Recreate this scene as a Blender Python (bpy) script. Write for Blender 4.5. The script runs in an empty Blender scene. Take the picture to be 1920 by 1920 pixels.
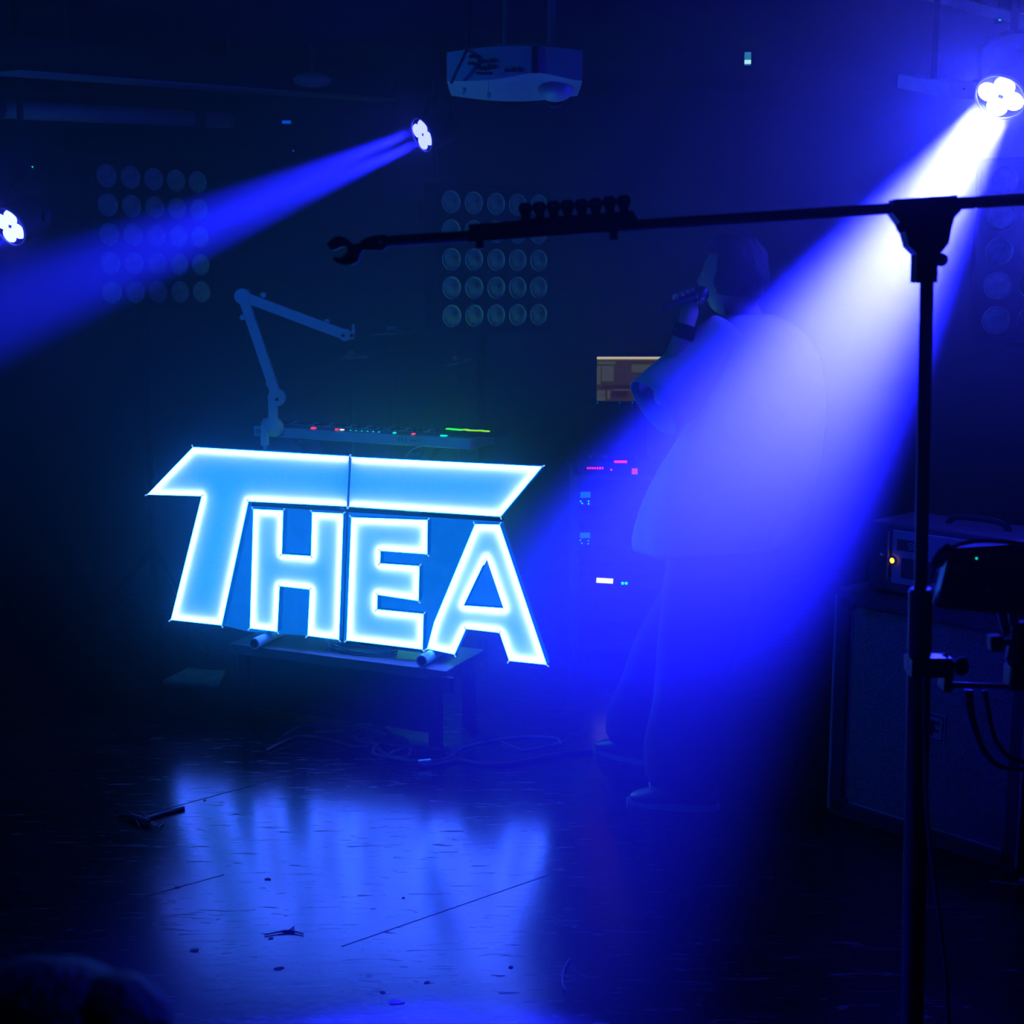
import bpy, bmesh, math, random
from mathutils import Vector, Matrix, Quaternion
from mathutils.geometry import tessellate_polygon
random.seed(7)
S = bpy.context.scene
COL = S.collection
R = math.radians

# ------------------------------------------------------------------ camera, world, exposure
F_PX = 2600.0            # focal length in pixels of the 1920 px frame
PITCH = R(9.28)          # camera looks slightly down
CAM = Vector((0.0, 0.0, 1.70))
cam_d = bpy.data.cameras.new('camera')
cam_d.sensor_fit = 'HORIZONTAL'; cam_d.sensor_width = 36.0
cam_d.lens = 36.0 * F_PX / 1920.0
cam_d.clip_start = 0.05; cam_d.clip_end = 60
cam_d.dof.use_dof = True; cam_d.dof.focus_distance = 4.9; cam_d.dof.aperture_fstop = 6.3
cam = bpy.data.objects.new('camera', cam_d); COL.objects.link(cam)
cam.location = CAM; cam.rotation_euler = (R(90) - PITCH, 0, 0)
S.camera = cam

S.view_settings.view_transform = 'Standard'
S.view_settings.look = 'None'
S.view_settings.exposure = 0.0
S.view_settings.gamma = 1.0
S.view_settings.use_curve_mapping = False
S.cycles.use_denoising = True
S.cycles.max_bounces = 3
S.cycles.diffuse_bounces = 1
S.cycles.glossy_bounces = 2
S.cycles.use_adaptive_sampling = True
S.cycles.adaptive_threshold = 0.04
S.cycles.use_light_tree = False
S.cycles.volume_step_rate = 1.0
S.cycles.volume_max_steps = 18
S.cycles.transmission_bounces = 2
S.cycles.volume_bounces = 0
S.cycles.transparent_max_bounces = 4
S.cycles.sample_clamp_indirect = 4.0
S.cycles.caustics_reflective = False
S.cycles.caustics_refractive = False

HAZE = 0.090             # stage haze, scattering per metre near the ceiling
HAZE_HALO = 2.6
HAZE_BACK = 0.40         # share of it at floor level at the back
HAZE_LOW = 0.04          # share of it left at the floor
world = bpy.data.worlds.new('hazy_room_air'); S.world = world
world.use_nodes = True
wn = world.node_tree; wn.nodes.clear()
wo = wn.nodes.new('ShaderNodeOutputWorld')
wb = wn.nodes.new('ShaderNodeBackground'); wb.inputs[0].default_value = (0, 0, 0, 1); wb.inputs[1].default_value = 0
wv = wn.nodes.new('ShaderNodeVolumeScatter')
wv.inputs['Color'].default_value = (1, 1, 1, 1)
wv.inputs['Density'].default_value = HAZE
wv.inputs['Anisotropy'].default_value = 0.68
# density shaped to thin towards the floor, so the right beam fades
wtc = wn.nodes.new('ShaderNodeTexCoord'); wsx = wn.nodes.new('ShaderNodeSeparateXYZ'); wmr = wn.nodes.new('ShaderNodeMapRange')
wn.links.new(wtc.outputs['Object'], wsx.inputs[0]); wn.links.new(wsx.outputs['Z'], wmr.inputs['Value'])
wmr.interpolation_type = 'SMOOTHSTEP'
wmr.inputs['From Min'].default_value = 0.72; wmr.inputs['From Max'].default_value = 1.90
wmy = wn.nodes.new('ShaderNodeMapRange'); wmy.interpolation_type = 'SMOOTHSTEP'       # kept thicker at the back to hold the sign's halo
wn.links.new(wsx.outputs['Y'], wmy.inputs['Value'])
wmy.inputs['From Min'].default_value = 3.9; wmy.inputs['From Max'].default_value = 4.9
wmy.inputs['To Min'].default_value = HAZE * HAZE_LOW; wmy.inputs['To Max'].default_value = HAZE * HAZE_BACK
wn.links.new(wmy.outputs[0], wmr.inputs['To Min']); wmr.inputs['To Max'].default_value = HAZE
wmf = wn.nodes.new('ShaderNodeMapRange'); wmf.interpolation_type = 'SMOOTHSTEP'      # thinned towards the camera to keep the foreground dark
wn.links.new(wsx.outputs['Y'], wmf.inputs['Value'])
wmf.inputs['From Min'].default_value = 0.8; wmf.inputs['From Max'].default_value = 3.3
wmf.inputs['To Min'].default_value = 0.12; wmf.inputs['To Max'].default_value = 1.0
wmm = wn.nodes.new('ShaderNodeMath'); wmm.operation = 'MULTIPLY'
wn.links.new(wmr.outputs[0], wmm.inputs[0]); wn.links.new(wmf.outputs[0], wmm.inputs[1])
# extra density put round the letter sign to give it a halo
wvs = wn.nodes.new('ShaderNodeVectorMath'); wvs.operation = 'SUBTRACT'; wvs.inputs[1].default_value = (-.62, 5.12, .72)
wvd = wn.nodes.new('ShaderNodeVectorMath'); wvd.operation = 'DIVIDE'; wvd.inputs[1].default_value = (1.15, .75, .80)
wvl = wn.nodes.new('ShaderNodeVectorMath'); wvl.operation = 'LENGTH'
wn.links.new(wtc.outputs['Object'], wvs.inputs[0]); wn.links.new(wvs.outputs[0], wvd.inputs[0]); wn.links.new(wvd.outputs[0], wvl.inputs[0])
wmd = wn.nodes.new('ShaderNodeMapRange'); wmd.interpolation_type = 'SMOOTHSTEP'; wn.links.new(wvl.outputs['Value'], wmd.inputs['Value'])
wmd.inputs['From Min'].default_value = 0.35; wmd.inputs['From Max'].default_value = 1.2
wmd.inputs['To Min'].default_value = HAZE * HAZE_HALO; wmd.inputs['To Max'].default_value = 0.0
wma = wn.nodes.new('ShaderNodeMath'); wma.operation = 'ADD'
wn.links.new(wmm.outputs[0], wma.inputs[0]); wn.links.new(wmd.outputs[0], wma.inputs[1])
wn.links.new(wma.outputs[0], wv.inputs['Density'])
world.cycles.volume_step_size = 0.5
wn.links.new(wb.outputs[0], wo.inputs['Surface']); wn.links.new(wv.outputs[0], wo.inputs['Volume'])

BEAM_BLUE = (0.009, 0.0100, 1.0)   # colour of the blue stage lights
SIGN_BLUE = (0.0, 0.34, 1.0)    # colour of the LED sign
BEAM_W = {'right': 350000.0, 'middle': 28000.0, 'left': 6000.0}
SPILL_W = {'right': 52.0, 'middle': 1.0, 'left': 3.0}
LENS_E = {'right': 620.0, 'middle': 30.0, 'left': 40.0}
SIGN_FACE_E = 0.8
SIGN_STRIP_E = 190.0
SIGN_RIM_E = 60.0
SIGN_SIDE_E = 0.5

# ------------------------------------------------------------------ pixel -> world helpers
CP, SP = math.cos(PITCH), math.sin(PITCH)
def ray(px, py):
    u = (px - 960) / F_PX; v = -(py - 960) / F_PX
    return Vector((u, CP + v * SP, -SP + v * CP))
def W(px, py, d):
    r = ray(px, py); return CAM + r * (d / r.y)
def Wz(px, py, z):
    r = ray(px, py); return CAM + r * ((z - CAM.z) / r.z)
def G(px, py): return Wz(px, py, 0.0)

# ------------------------------------------------------------------ materials
def mat(name, col, rough=0.6, metal=0.0, var=0.25, scale=18.0, bump=0.0, spec=0.5, emis=None, estr=0.0, sheen=0.0):
    m = bpy.data.materials.new(name); m.use_nodes = True
    nt = m.node_tree; b = nt.nodes['Principled BSDF']
    b.inputs['Roughness'].default_value = rough; b.inputs['Metallic'].default_value = metal
    b.inputs['Specular IOR Level'].default_value = spec
    tc = nt.nodes.new('ShaderNodeTexCoord'); nz = nt.nodes.new('ShaderNodeTexNoise')
    nz.inputs['Scale'].default_value = scale; nz.inputs['Detail'].default_value = 4
    nt.links.new(tc.outputs['Object'], nz.inputs['Vector'])
    rp = nt.nodes.new('ShaderNodeValToRGB')
    rp.color_ramp.elements[0].position = 0.3; rp.color_ramp.elements[1].position = 0.7
    rp.color_ramp.elements[0].color = tuple(c * (1 - var) for c in col) + (1,)
    rp.color_ramp.elements[1].color = tuple(min(1, c * (1 + var)) for c in col) + (1,)
    nt.links.new(nz.outputs['Fac'], rp.inputs['Fac']); nt.links.new(rp.outputs['Color'], b.inputs['Base Color'])
    if bump:
        bp = nt.nodes.new('ShaderNodeBump'); bp.inputs['Strength'].default_value = bump; bp.inputs['Distance'].default_value = 0.01
        nt.links.new(nz.outputs['Fac'], bp.inputs['Height']); nt.links.new(bp.outputs['Normal'], b.inputs['Normal'])
    if emis:
        b.inputs['Emission Color'].default_value = tuple(emis) + (1,); b.inputs['Emission Strength'].default_value = estr
    return m
def glow(name, col, st):
    m = bpy.data.materials.new(name); m.use_nodes = True
    nt = m.node_tree; nt.nodes.clear()
    o = nt.nodes.new('ShaderNodeOutputMaterial'); e = nt.nodes.new('ShaderNodeEmission')
    e.inputs[0].default_value = tuple(col) + (1,); e.inputs[1].default_value = st
    nt.links.new(e.outputs[0], o.inputs['Surface'])
    return m
M = {}
M['black_wall'] = mat('black_painted_wall', (0.018, 0.018, 0.018), 0.85, scale=4, bump=0.2)
M['black_ceiling'] = mat('black_painted_ceiling', (0.02, 0.02, 0.02), 0.85, scale=6, bump=0.2)
M['black_plastic'] = mat('black_plastic', (0.005, 0.005, 0.005), 0.55, spec=0.15)
M['black_metal'] = mat('black_powder_coat', (0.004, 0.004, 0.004), 0.55, 0.0, spec=0.12)
M['black_matt'] = mat('matt_black', (0.006, 0.006, 0.006), 0.85, spec=0.2)
M['dark_metal'] = mat('dark_metal', (0.05, 0.05, 0.05), 0.4, 0.7)
M['steel'] = mat('bright_steel', (0.6, 0.6, 0.6), 0.3, 1.0, var=0.1)
M['white_plastic'] = mat('white_plastic', (0.72, 0.72, 0.72), 0.45, var=0.06)
M['grey_plastic'] = mat('grey_plastic', (0.22, 0.22, 0.22), 0.5, var=0.1)
M['pale_tube'] = mat('pale_tube', (0.5, 0.5, 0.5), 0.4, var=0.1)
M['tolex'] = mat('black_tolex', (0.03, 0.03, 0.035), 0.6, scale=160, bump=0.5)
M['piping'] = mat('pale_piping', (0.35, 0.35, 0.35), 0.5)
M['grille'] = mat('woven_grille_cloth', (0.20, 0.23, 0.19), 0.9, scale=220, var=0.5, bump=0.6)
M['panel_light'] = mat('pale_amp_panel', (0.32, 0.32, 0.34), 0.5, var=0.1)
M['reflector'] = mat('lamp_reflector', (0.5, 0.5, 0.52), 0.35, 0.0, var=0.3, scale=40)
M['print_dark'] = mat('dark_print', (0.02, 0.02, 0.02), 0.6)
M['print_light'] = mat('pale_print', (0.4, 0.4, 0.4), 0.6)
M['cable'] = mat('black_cable_rubber', (0.012, 0.012, 0.012), 0.5)
M['cable_grey'] = mat('grey_cable_rubber', (0.16, 0.16, 0.16), 0.4)
M['skin'] = mat('skin', (0.42, 0.27, 0.2), 0.5, var=0.08)
M['hair'] = mat('dark_hair', (0.012, 0.009, 0.007), 0.6, scale=120, var=0.5, bump=0.8)
M['shirt'] = mat('pale_cotton', (0.55, 0.55, 0.56), 0.9, scale=9, var=0.06, bump=0.25)
M['trousers'] = mat('dark_trouser_cloth', (0.010, 0.010, 0.011), 0.9, scale=10, bump=0.3)
M['shoe'] = mat('dark_shoe', (0.03, 0.03, 0.03), 0.5)
M['lace'] = mat('pale_lace', (0.6, 0.6, 0.6), 0.7)
M['eye'] = mat('eye_white', (0.7, 0.7, 0.7), 0.2)
M['lip'] = mat('lip', (0.3, 0.12, 0.1), 0.5)
M['brass'] = mat('cymbal_bronze', (0.6, 0.55, 0.45), 0.45, 0.6)
M['wood'] = mat('worn_plywood', (0.09, 0.08, 0.07), 0.6, scale=8)
M['paper'] = mat('grey_board', (0.16, 0.16, 0.16), 0.7)
M['green_tape'] = mat('green_connector', (0.02, 0.10, 0.06), 0.5)
M['debris'] = mat('floor_litter', (0.01, 0.01, 0.01), 0.8)
M['led_red'] = glow('red_led', (1, 0.01, 0.03), 4)
M['led_orange'] = glow('orange_pilot_lamp', (1, 0.42, 0.02), 5)
M['led_green'] = glow('green_led', (0.02, 1.0, 0.02), 2.2)
M['led_lime'] = glow('lime_led', (0.30, 1.0, 0.0), 1.1)
M['led_cyan'] = glow('cyan_led', (0.0, 0.9, 0.7), 1.5)
M['led_blue'] = glow('blue_led', (0.0, 0.12, 1), 0.8)
M['lcd'] = glow('teal_lcd', (0.0, 0.16, 0.22), 1.0)
M['lcd_white'] = glow('white_lcd', (0.9, 0.9, 1.0), 1.4)
M['exit_glow'] = glow('pale_blue_window_glow', (0.05, 0.4, 0.75), 0.6)
M['exit_bright'] = glow('bright_window_glow', (0.5, 1.0, 1.0), 1.2)
M['screen_bar'] = glow('screen_title_bar', (0.62, 0.55, 0.38), 1.0)
M['screen_ui'] = glow('screen_olive', (0.030, 0.020, 0.002), 1.0)
M['screen_ui2'] = glow('screen_grey', (0.055, 0.062, 0.035), 1.0)
M['screen_ui3'] = glow('screen_brown', (0.016, 0.006, 0.002), 1.0)
M['screen_ui4'] = glow('screen_yellow_line', (0.16, 0.12, 0.0), 1.0)

def floor_material():
    m = bpy.data.materials.new('scuffed_glossy_stage_floor'); m.use_nodes = True
    nt = m.node_tree; N = nt.nodes; L = nt.links; b = N['Principled BSDF']
    tc = N.new('ShaderNodeTexCoord')
    n1 = N.new('ShaderNodeTexNoise'); n1.inputs['Scale'].default_value = 3.0; n1.inputs['Detail'].default_value = 8; n1.inputs['Roughness'].default_value = 0.65
    n2 = N.new('ShaderNodeTexNoise'); n2.inputs['Scale'].default_value = 38.0; n2.inputs['Detail'].default_value = 5
    mp = N.new('ShaderNodeMapping'); mp.inputs['Scale'].default_value = (2.0, 11.0, 1.0); mp.inputs['Rotation'].default_value = (0, 0, 0.35)
    n3 = N.new('ShaderNodeTexNoise'); n3.inputs['Scale'].default_value = 2.6; n3.inputs['Detail'].default_value = 6; n3.inputs['Distortion'].default_value = 0.6
    for n in (n1, n2): L.new(tc.outputs['Object'], n.inputs['Vector'])
    L.new(tc.outputs['Object'], mp.inputs['Vector']); L.new(mp.outputs[0], n3.inputs['Vector'])
    cr = N.new('ShaderNodeValToRGB'); L.new(n1.outputs['Fac'], cr.inputs['Fac'])
    cr.color_ramp.elements[0].position = 0.35; cr.color_ramp.elements[0].color = (0.004, 0.004, 0.0045, 1)
    cr.color_ramp.elements[1].position = 0.75; cr.color_ramp.elements[1].color = (0.014, 0.014, 0.0145, 1)
    sc = N.new('ShaderNodeValToRGB'); L.new(n3.outputs['Fac'], sc.inputs['Fac'])
    sc.color_ramp.elements[0].position = 0.64; sc.color_ramp.elements[0].color = (1, 1, 1, 1)
    sc.color_ramp.elements[1].position = 0.72; sc.color_ramp.elements[1].color = (0.25, 0.25, 0.25, 1)
    mx = N.new('ShaderNodeMix'); mx.data_type = 'RGBA'; mx.blend_type = 'MULTIPLY'; mx.inputs[0].default_value = 1
    L.new(cr.outputs[0], mx.inputs[6]); L.new(sc.outputs[0], mx.inputs[7]); L.new(mx.outputs[2], b.inputs['Base Color'])
    rr = N.new('ShaderNodeMapRange'); rr.inputs['To Min'].default_value = 0.14; rr.inputs['To Max'].default_value = 0.27
    L.new(n1.outputs['Fac'], rr.inputs['Value']); mp4 = N.new('ShaderNodeMapping'); mp4.inputs['Scale'].default_value = (5.0, 42.0, 1.0); mp4.inputs['Rotation'].default_value = (0, 0, -0.25)
    n4 = N.new('ShaderNodeTexNoise'); n4.inputs['Scale'].default_value = 1.6; n4.inputs['Detail'].default_value = 5; n4.inputs['Distortion'].default_value = 1.2
    L.new(tc.outputs['Object'], mp4.inputs['Vector']); L.new(mp4.outputs[0], n4.inputs['Vector'])
    s4 = N.new('ShaderNodeMapRange'); s4.inputs['From Min'].default_value = 0.62; s4.inputs['From Max'].default_value = 0.70
    s4.inputs['To Min'].default_value = 0.0; s4.inputs['To Max'].default_value = 0.45; L.new(n4.outputs['Fac'], s4.inputs['Value'])
    ad = N.new('ShaderNodeMath'); ad.operation = 'ADD'; L.new(rr.outputs[0], ad.inputs[0]); L.new(s4.outputs[0], ad.inputs[1])
    L.new(ad.outputs[0], b.inputs['Roughness'])
    b.inputs['Specular IOR Level'].default_value = 0.47
    b1 = N.new('ShaderNodeBump'); b1.inputs['Strength'].default_value = 0.03; b1.inputs['Distance'].default_value = 0.01
    b2 = N.new('ShaderNodeBump'); b2.inputs['Strength'].default_value = 0.018; b2.inputs['Distance'].default_value = 0.01
    L.new(n2.outputs['Fac'], b1.inputs['Height']); L.new(n3.outputs['Fac'], b2.inputs['Height'])
    L.new(b1.outputs[0], b2.inputs['Normal']); L.new(b2.outputs[0], b.inputs['Normal'])
    return m
M['floor'] = floor_material()

def sign_face_material():
    m = bpy.data.materials.new('backlit_white_acrylic'); m.use_nodes = True
    nt = m.node_tree; nt.nodes.clear()
    o = nt.nodes.new('ShaderNodeOutputMaterial'); t = nt.nodes.new('ShaderNodeBsdfTranslucent')
    t.inputs[0].default_value = (0.9, 0.9, 0.9, 1)
    e = nt.nodes.new('ShaderNodeEmission'); e.inputs[0].default_value = SIGN_BLUE + (1,); e.inputs[1].default_value = SIGN_FACE_E
    a = nt.nodes.new('ShaderNodeAddShader')
    nt.links.new(t.outputs[0], a.inputs[0]); nt.links.new(e.outputs[0], a.inputs[1]); nt.links.new(a.outputs[0], o.inputs['Surface'])
    return m
M['sign_face'] = sign_face_material()
M['sign_strip'] = glow('led_strip_blue_white', (0.052, 0.068, 1.0), SIGN_STRIP_E)
M['sign_rim'] = glow('led_edge_blue_white', (0.012, 0.15, 1.0), SIGN_RIM_E)
M['sign_side'] = glow('side_wall_gap_glow', (0.0, 0.16, 1.0), SIGN_SIDE_E)  # emission put into the walls so the gaps between letters read as glowing
M['back_board'] = mat('gap_bloom_board', (0.22, 0.22, 0.22), 0.8, emis=(0.0, 0.13, 0.6), estr=0.95)  # emission stands in for bloom in the gaps between the letters
M['sign_back'] = mat('sign_back_board', (0.5, 0.5, 0.5), 0.7, var=0.05)
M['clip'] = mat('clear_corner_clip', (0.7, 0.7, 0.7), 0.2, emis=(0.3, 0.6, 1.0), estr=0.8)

# ------------------------------------------------------------------ mesh builder
class B:
    def __init__(s): s.bm = bmesh.new()
    def xf(s, geom, mx): bmesh.ops.transform(s.bm, matrix=mx, verts=geom)
    def box(s, c, d, rot=None, bev=0.0):
        r = bmesh.ops.create_cube(s.bm, size=1.0)['verts']
        mx = Matrix.Translation(Vector(c)) @ (rot.to_4x4() if rot is not None else Matrix.Identity(4)) @ Matrix.Diagonal((d[0], d[1], d[2], 1))
        s.xf(r, mx)
        if bev:
            es = list({e for v in r for e in v.link_edges})
            bmesh.ops.bevel(s.bm, geom=es, offset=bev, segments=2, affect='EDGES', profile=0.6)
        return s
    def cyl(s, p0, p1, r0, r1=None, n=14, caps=True):
        p0 = Vector(p0); p1 = Vector(p1); r1 = r0 if r1 is None else r1
        q = (p1 - p0).normalized().to_track_quat('Z', 'Y'); L = (p1 - p0).length
        v = bmesh.ops.create_cone(s.bm, cap_ends=caps, segments=n, radius1=r0, radius2=r1, depth=L)['verts']
        s.xf(v, Matrix.Translation((p0 + p1) / 2) @ q.to_matrix().to_4x4()); return s
    def ball(s, c, r, n=12, rot=None):
        r = (r, r, r) if not hasattr(r, '__len__') else r
        v = bmesh.ops.create_uvsphere(s.bm, u_segments=n, v_segments=max(6, n // 2 + 2), radius=1)['verts']
        s.xf(v, Matrix.Translation(Vector(c)) @ (rot.to_4x4() if rot is not None else Matrix.Identity(4)) @ Matrix.Diagonal((r[0], r[1], r[2], 1))); return s
    def tube(s, pts, r, n=8, smooth=4, closed=False):
        pts = [Vector(p) for p in pts]
        if smooth and len(pts) > 2:
            out = []; m = len(pts)
            for i in range(m if closed else m - 1):
                g = (lambda k: pts[k % m]) if closed else (lambda k: pts[max(0, min(m - 1, k))])
                a, b, c, d = g(i - 1), g(i), g(i + 1), g(i + 2)
                for k in range(smooth):
                    t = k / smooth
                    out.append(0.5 * ((2 * b) + (c - a) * t + (2 * a - 5 * b + 4 * c - d) * t * t + (3 * b - a - 3 * c + d) * t ** 3))
            if not closed: out.append(pts[-1])
            pts = out
        rs = r if hasattr(r, '__len__') else [r] * len(pts)
        if len(rs) != len(pts):
            rs = [rs[min(len(rs) - 1, int(i * len(rs) / len(pts)))] for i in range(len(pts))]
        rings = []; up = Vector((0, 0, 1)); m = len(pts)
        for i, p in enumerate(pts):
            if closed: t = pts[(i + 1) % m] - pts[i - 1]
            else: t = pts[min(i + 1, m - 1)] - pts[max(i - 1, 0)]
            t = t.normalized() if t.length > 1e-9 else Vector((1, 0, 0))
            if abs(t.dot(up)) > 0.98: up = Vector((0, 1, 0)) if abs(t.y) < 0.9 else Vector((1, 0, 0))
            x = t.cross(up).normalized(); y = x.cross(t); up = y
            rings.append([s.bm.verts.new(p + (x * math.cos(2 * math.pi * k / n) + y * math.sin(2 * math.pi * k / n)) * rs[i]) for k in range(n)])
        for i in range(m if closed else m - 1):
            a, b = rings[i], rings[(i + 1) % m]
            for k in range(n): s.bm.faces.new((a[k], a[(k + 1) % n], b[(k + 1) % n], b[k]))
        if not closed:
            s.bm.faces.new(rings[0][::-1]); s.bm.faces.new(rings[-1])
        return s
    def loft(s, rings, cap0=True, cap1=True):
        rv = [[s.bm.verts.new(p) for p in r] for r in rings]; n = len(rv[0])
        for a, b in zip(rv, rv[1:]):
            for k in range(n): s.bm.faces.new((a[k], a[(k + 1) % n], b[(k + 1) % n], b[k]))
        if cap0: s.bm.faces.new(rv[0][::-1])
        if cap1: s.bm.faces.new(rv[-1])
        return s
    def prism(s, poly, vec, holes=()):
        vec = Vector(vec); loops = [[Vector(p) for p in poly]] + [[Vector(p) for p in h] for h in holes]
        flat = [p for l in loops for p in l]
        a = [s.bm.verts.new(p) for p in flat]; b = [s.bm.verts.new(p + vec) for p in flat]
        for t in tessellate_polygon(loops):
            s.bm.faces.new([a[i] for i in t]); s.bm.faces.new([b[i] for i in reversed(t)])
        o = 0
        for l in loops:
            n = len(l)
            for k in range(n):
                s.bm.faces.new((a[o + k], a[o + (k + 1) % n], b[o + (k + 1) % n], b[o + k]))
            o += n
        return s
    def sheet(s, poly, holes=()):
        loops = [[Vector(p) for p in poly]] + [[Vector(p) for p in h] for h in holes]
        a = [s.bm.verts.new(p) for l in loops for p in l]
        for t in tessellate_polygon(loops): s.bm.faces.new([a[i] for i in t])
        return s
    def walls(s, poly, vec):
        vec = Vector(vec); a = [s.bm.verts.new(Vector(p)) for p in poly]; b = [s.bm.verts.new(Vector(p) + vec) for p in poly]
        n = len(a)
        for k in range(n): s.bm.faces.new((a[k], a[(k + 1) % n], b[(k + 1) % n], b[k]))
        return s
    def lathe(s, prof, n=20, mx=None, caps=True):
        rings = [[Vector((r * math.cos(2 * math.pi * k / n), r * math.sin(2 * math.pi * k / n), z)) for k in range(n)] for r, z in prof]
        if mx is not None: rings = [[mx @ p for p in r] for r in rings]
        return s.loft(rings, caps, caps)

def chain_mx(o):
    m = o.matrix_basis.copy(); p = o.parent
    while p: m = p.matrix_basis @ m; p = p.parent
    return m
def obj(name, b, m, parent=None, smooth=False, local=False, fix=True):
    """link a builder's mesh as ONE object; coordinates are world ones unless local=True"""
    bm = b.bm
    if parent is not None and not local:
        bmesh.ops.transform(bm, matrix=chain_mx(parent).inverted(), verts=bm.verts)
    if fix: bmesh.ops.recalc_face_normals(bm, faces=bm.faces)
    if smooth:
        for f in bm.faces: f.smooth = True
        for e in bm.edges:
            if len(e.link_faces) == 2 and e.calc_face_angle(0) > 0.7: e.smooth = False
    me = bpy.data.meshes.new(name); bm.to_mesh(me); bm.free()
    me.materials.append(m if not isinstance(m, str) else M[m])
    o = bpy.data.objects.new(name, me); COL.objects.link(o)
    if parent is not None: o.parent = parent
    return o
def tag(o, label, cat, group=None):
    o['label'] = label; o['category'] = cat
    if group: o['group'] = group
    return o
def thing(name, label, cat, loc=(0, 0, 0), rotz=0.0, group=None):
    o = bpy.data.objects.new(name, None); COL.objects.link(o); o.empty_display_size = 0.1
    o.location = loc; o.rotation_euler = (0, 0, rotz)
    return tag(o, label, cat, group)
def struct(name, b, m):
    o = obj(name, b, m); o['kind'] = 'structure'; return o
def share(name, src, parent, mx):
    o = src.copy(); o.name = name; COL.objects.link(o); o.parent = parent; o.matrix_basis = mx; return o
def text_mesh(name, s, size, m, parent, mx, depth=0.0008, spacing=1.0, align='LEFT'):
    cu = bpy.data.curves.new('lettering', 'FONT'); cu.body = s; cu.size = size; cu.extrude = depth; cu.space_character = spacing; cu.align_x = align
    t = bpy.data.objects.new('lettering', cu); COL.objects.link(t)
    me = bpy.data.meshes.new_from_object(t.evaluated_get(bpy.context.evaluated_depsgraph_get()))
    bpy.data.objects.remove(t); bpy.data.curves.remove(cu)
    me.materials.append(M[m]); o = bpy.data.objects.new(name, me); COL.objects.link(o)
    o.parent = parent; o.matrix_basis = mx; return o

# ------------------------------------------------------------------ room
RX0, RX1, RY0, RY1, RZ = -3.3, 3.1, -1.6, 7.6, 2.72
struct('floor', B().box(((RX0 + RX1) / 2, (RY0 + RY1) / 2, -0.05), (RX1 - RX0 + .4, RY1 - RY0 + .4, 0.1)), M['floor'])
FLOOR = bpy.data.objects['floor']
struct('ceiling', B().box(((RX0 + RX1) / 2, (RY0 + RY1) / 2, RZ + .05), (RX1 - RX0 + .4, RY1 - RY0 + .4, 0.1)), 'black_ceiling')
struct('wall_back', B().box(((RX0 + RX1) / 2, RY1 + .05, RZ / 2), (RX1 - RX0 + .2, .1, RZ)), 'black_wall')
struct('wall_front', B().box(((RX0 + RX1) / 2, RY0 - .05, RZ / 2), (RX1 - RX0 + .2, .1, RZ)), 'black_wall')
struct('wall_left', B().box((RX0 - .05, (RY0 + RY1) / 2, RZ / 2), (.1, RY1 - RY0, RZ)), 'black_wall')
struct('wall_right', B().box((RX1 + .05, (RY0 + RY1) / 2, RZ / 2), (.1, RY1 - RY0, RZ)), 'black_wall')
struct('baseboard_back', B().box(((RX0 + RX1) / 2, RY1 - .01, .05), (RX1 - RX0, .02, .1)), 'black_plastic')
# seams between the floor panels
for (a, b_) in (((225, 1540), (640, 1428)), ((640, 1775), (1030, 1640)), ((205, 1700), (420, 1640))):
    p, q = G(*a), G(*b_); t = (q - p).normalized(); nrm = Vector((-t.y, t.x, 0)) * 0.0014
    up = Vector((0, 0, 0.0008))
    o = obj('seam', B().prism([p - nrm + up, q - nrm + up, q + nrm + up, p + nrm + up], (0, 0, -0.004)), 'debris', FLOOR)

# ------------------------------------------------------------------ ceiling runs
t = thing('ceiling_beam', 'long dark ceiling beam with a pale lower edge, at the upper left', 'beam', W(330, 165, 5.8))
a, c = W(12, 122, 4.9), W(720, 178, 7.1)
dirv = (c - a).normalized(); sd = Vector((-dirv.y, dirv.x, 0)).normalized()
q = Matrix((dirv, sd, dirv.cross(sd))).transposed()
obj('beam_body', B().box((a + c) / 2 + Vector((0, 0, .04)), ((c - a).length, .12, .11), q), 'black_matt', t)
obj('edge_strip', B().box((a + c) / 2 + Vector((0, -.0, -.025)), ((c - a).length, .13, .010), q), 'grey_plastic', t)
for k in (.12, .5, .88):
    p = a.lerp(c, k); obj('hanger', B().cyl(p + Vector((0, 0, .08)), Vector((p.x, p.y, RZ)), .008), 'dark_metal', t)
t = thing('lighting_pipe', 'blue-lit pipe hanging under the ceiling beam, running in from the left edge', 'pipe', W(200, 215, 6.0))
a, c = W(-120, 198, 5.0), W(428, 226, 6.6)
obj('pipe', B().cyl(a, c, .035, n=16), 'grey_plastic', t, True)
for k in (.15, .85):
    p = a.lerp(c, k); obj('hanger', B().cyl(p, Vector((p.x, p.y, RZ)), .008), 'dark_metal', t)
    obj('pipe_clamp', B().cyl(p - (c - a).normalized() * .03, p + (c - a).normalized() * .03, .045), 'dark_metal', t)
o = struct('trim_1', B().box((0, 0, 0), (1.5, .05, .03)), 'white_plastic')
a, c = W(1765, -2, 4.9), W(2000, 56, 4.4)
o.matrix_basis = Matrix.Translation((a + c) / 2) @ (c - a).to_track_quat('X', 'Z').to_matrix().to_4x4()
t = thing('ceiling_spotlight', 'small blue-lit rounded lump of a lamp on the dark ceiling, above the left beam', 'lamp', W(585, 148, 6.2))
obj('housing', B().ball(W(585, 150, 6.2), (.085, .06, .03), 16), 'grey_plastic', t, True)
obj('stem', B().cyl(W(585, 150, 6.2), Vector((W(585, 150, 6.2).x, 6.2, RZ)), .01), 'dark_metal', t)
t = thing('wall_batten', 'pale boxy lamp bar with a split end cap, beside the brightest stage light', 'lamp', W(1760, 168, 5.7))
a, c = W(1702, 152, 4.75), W(1803, 170, 4.25)
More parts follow.
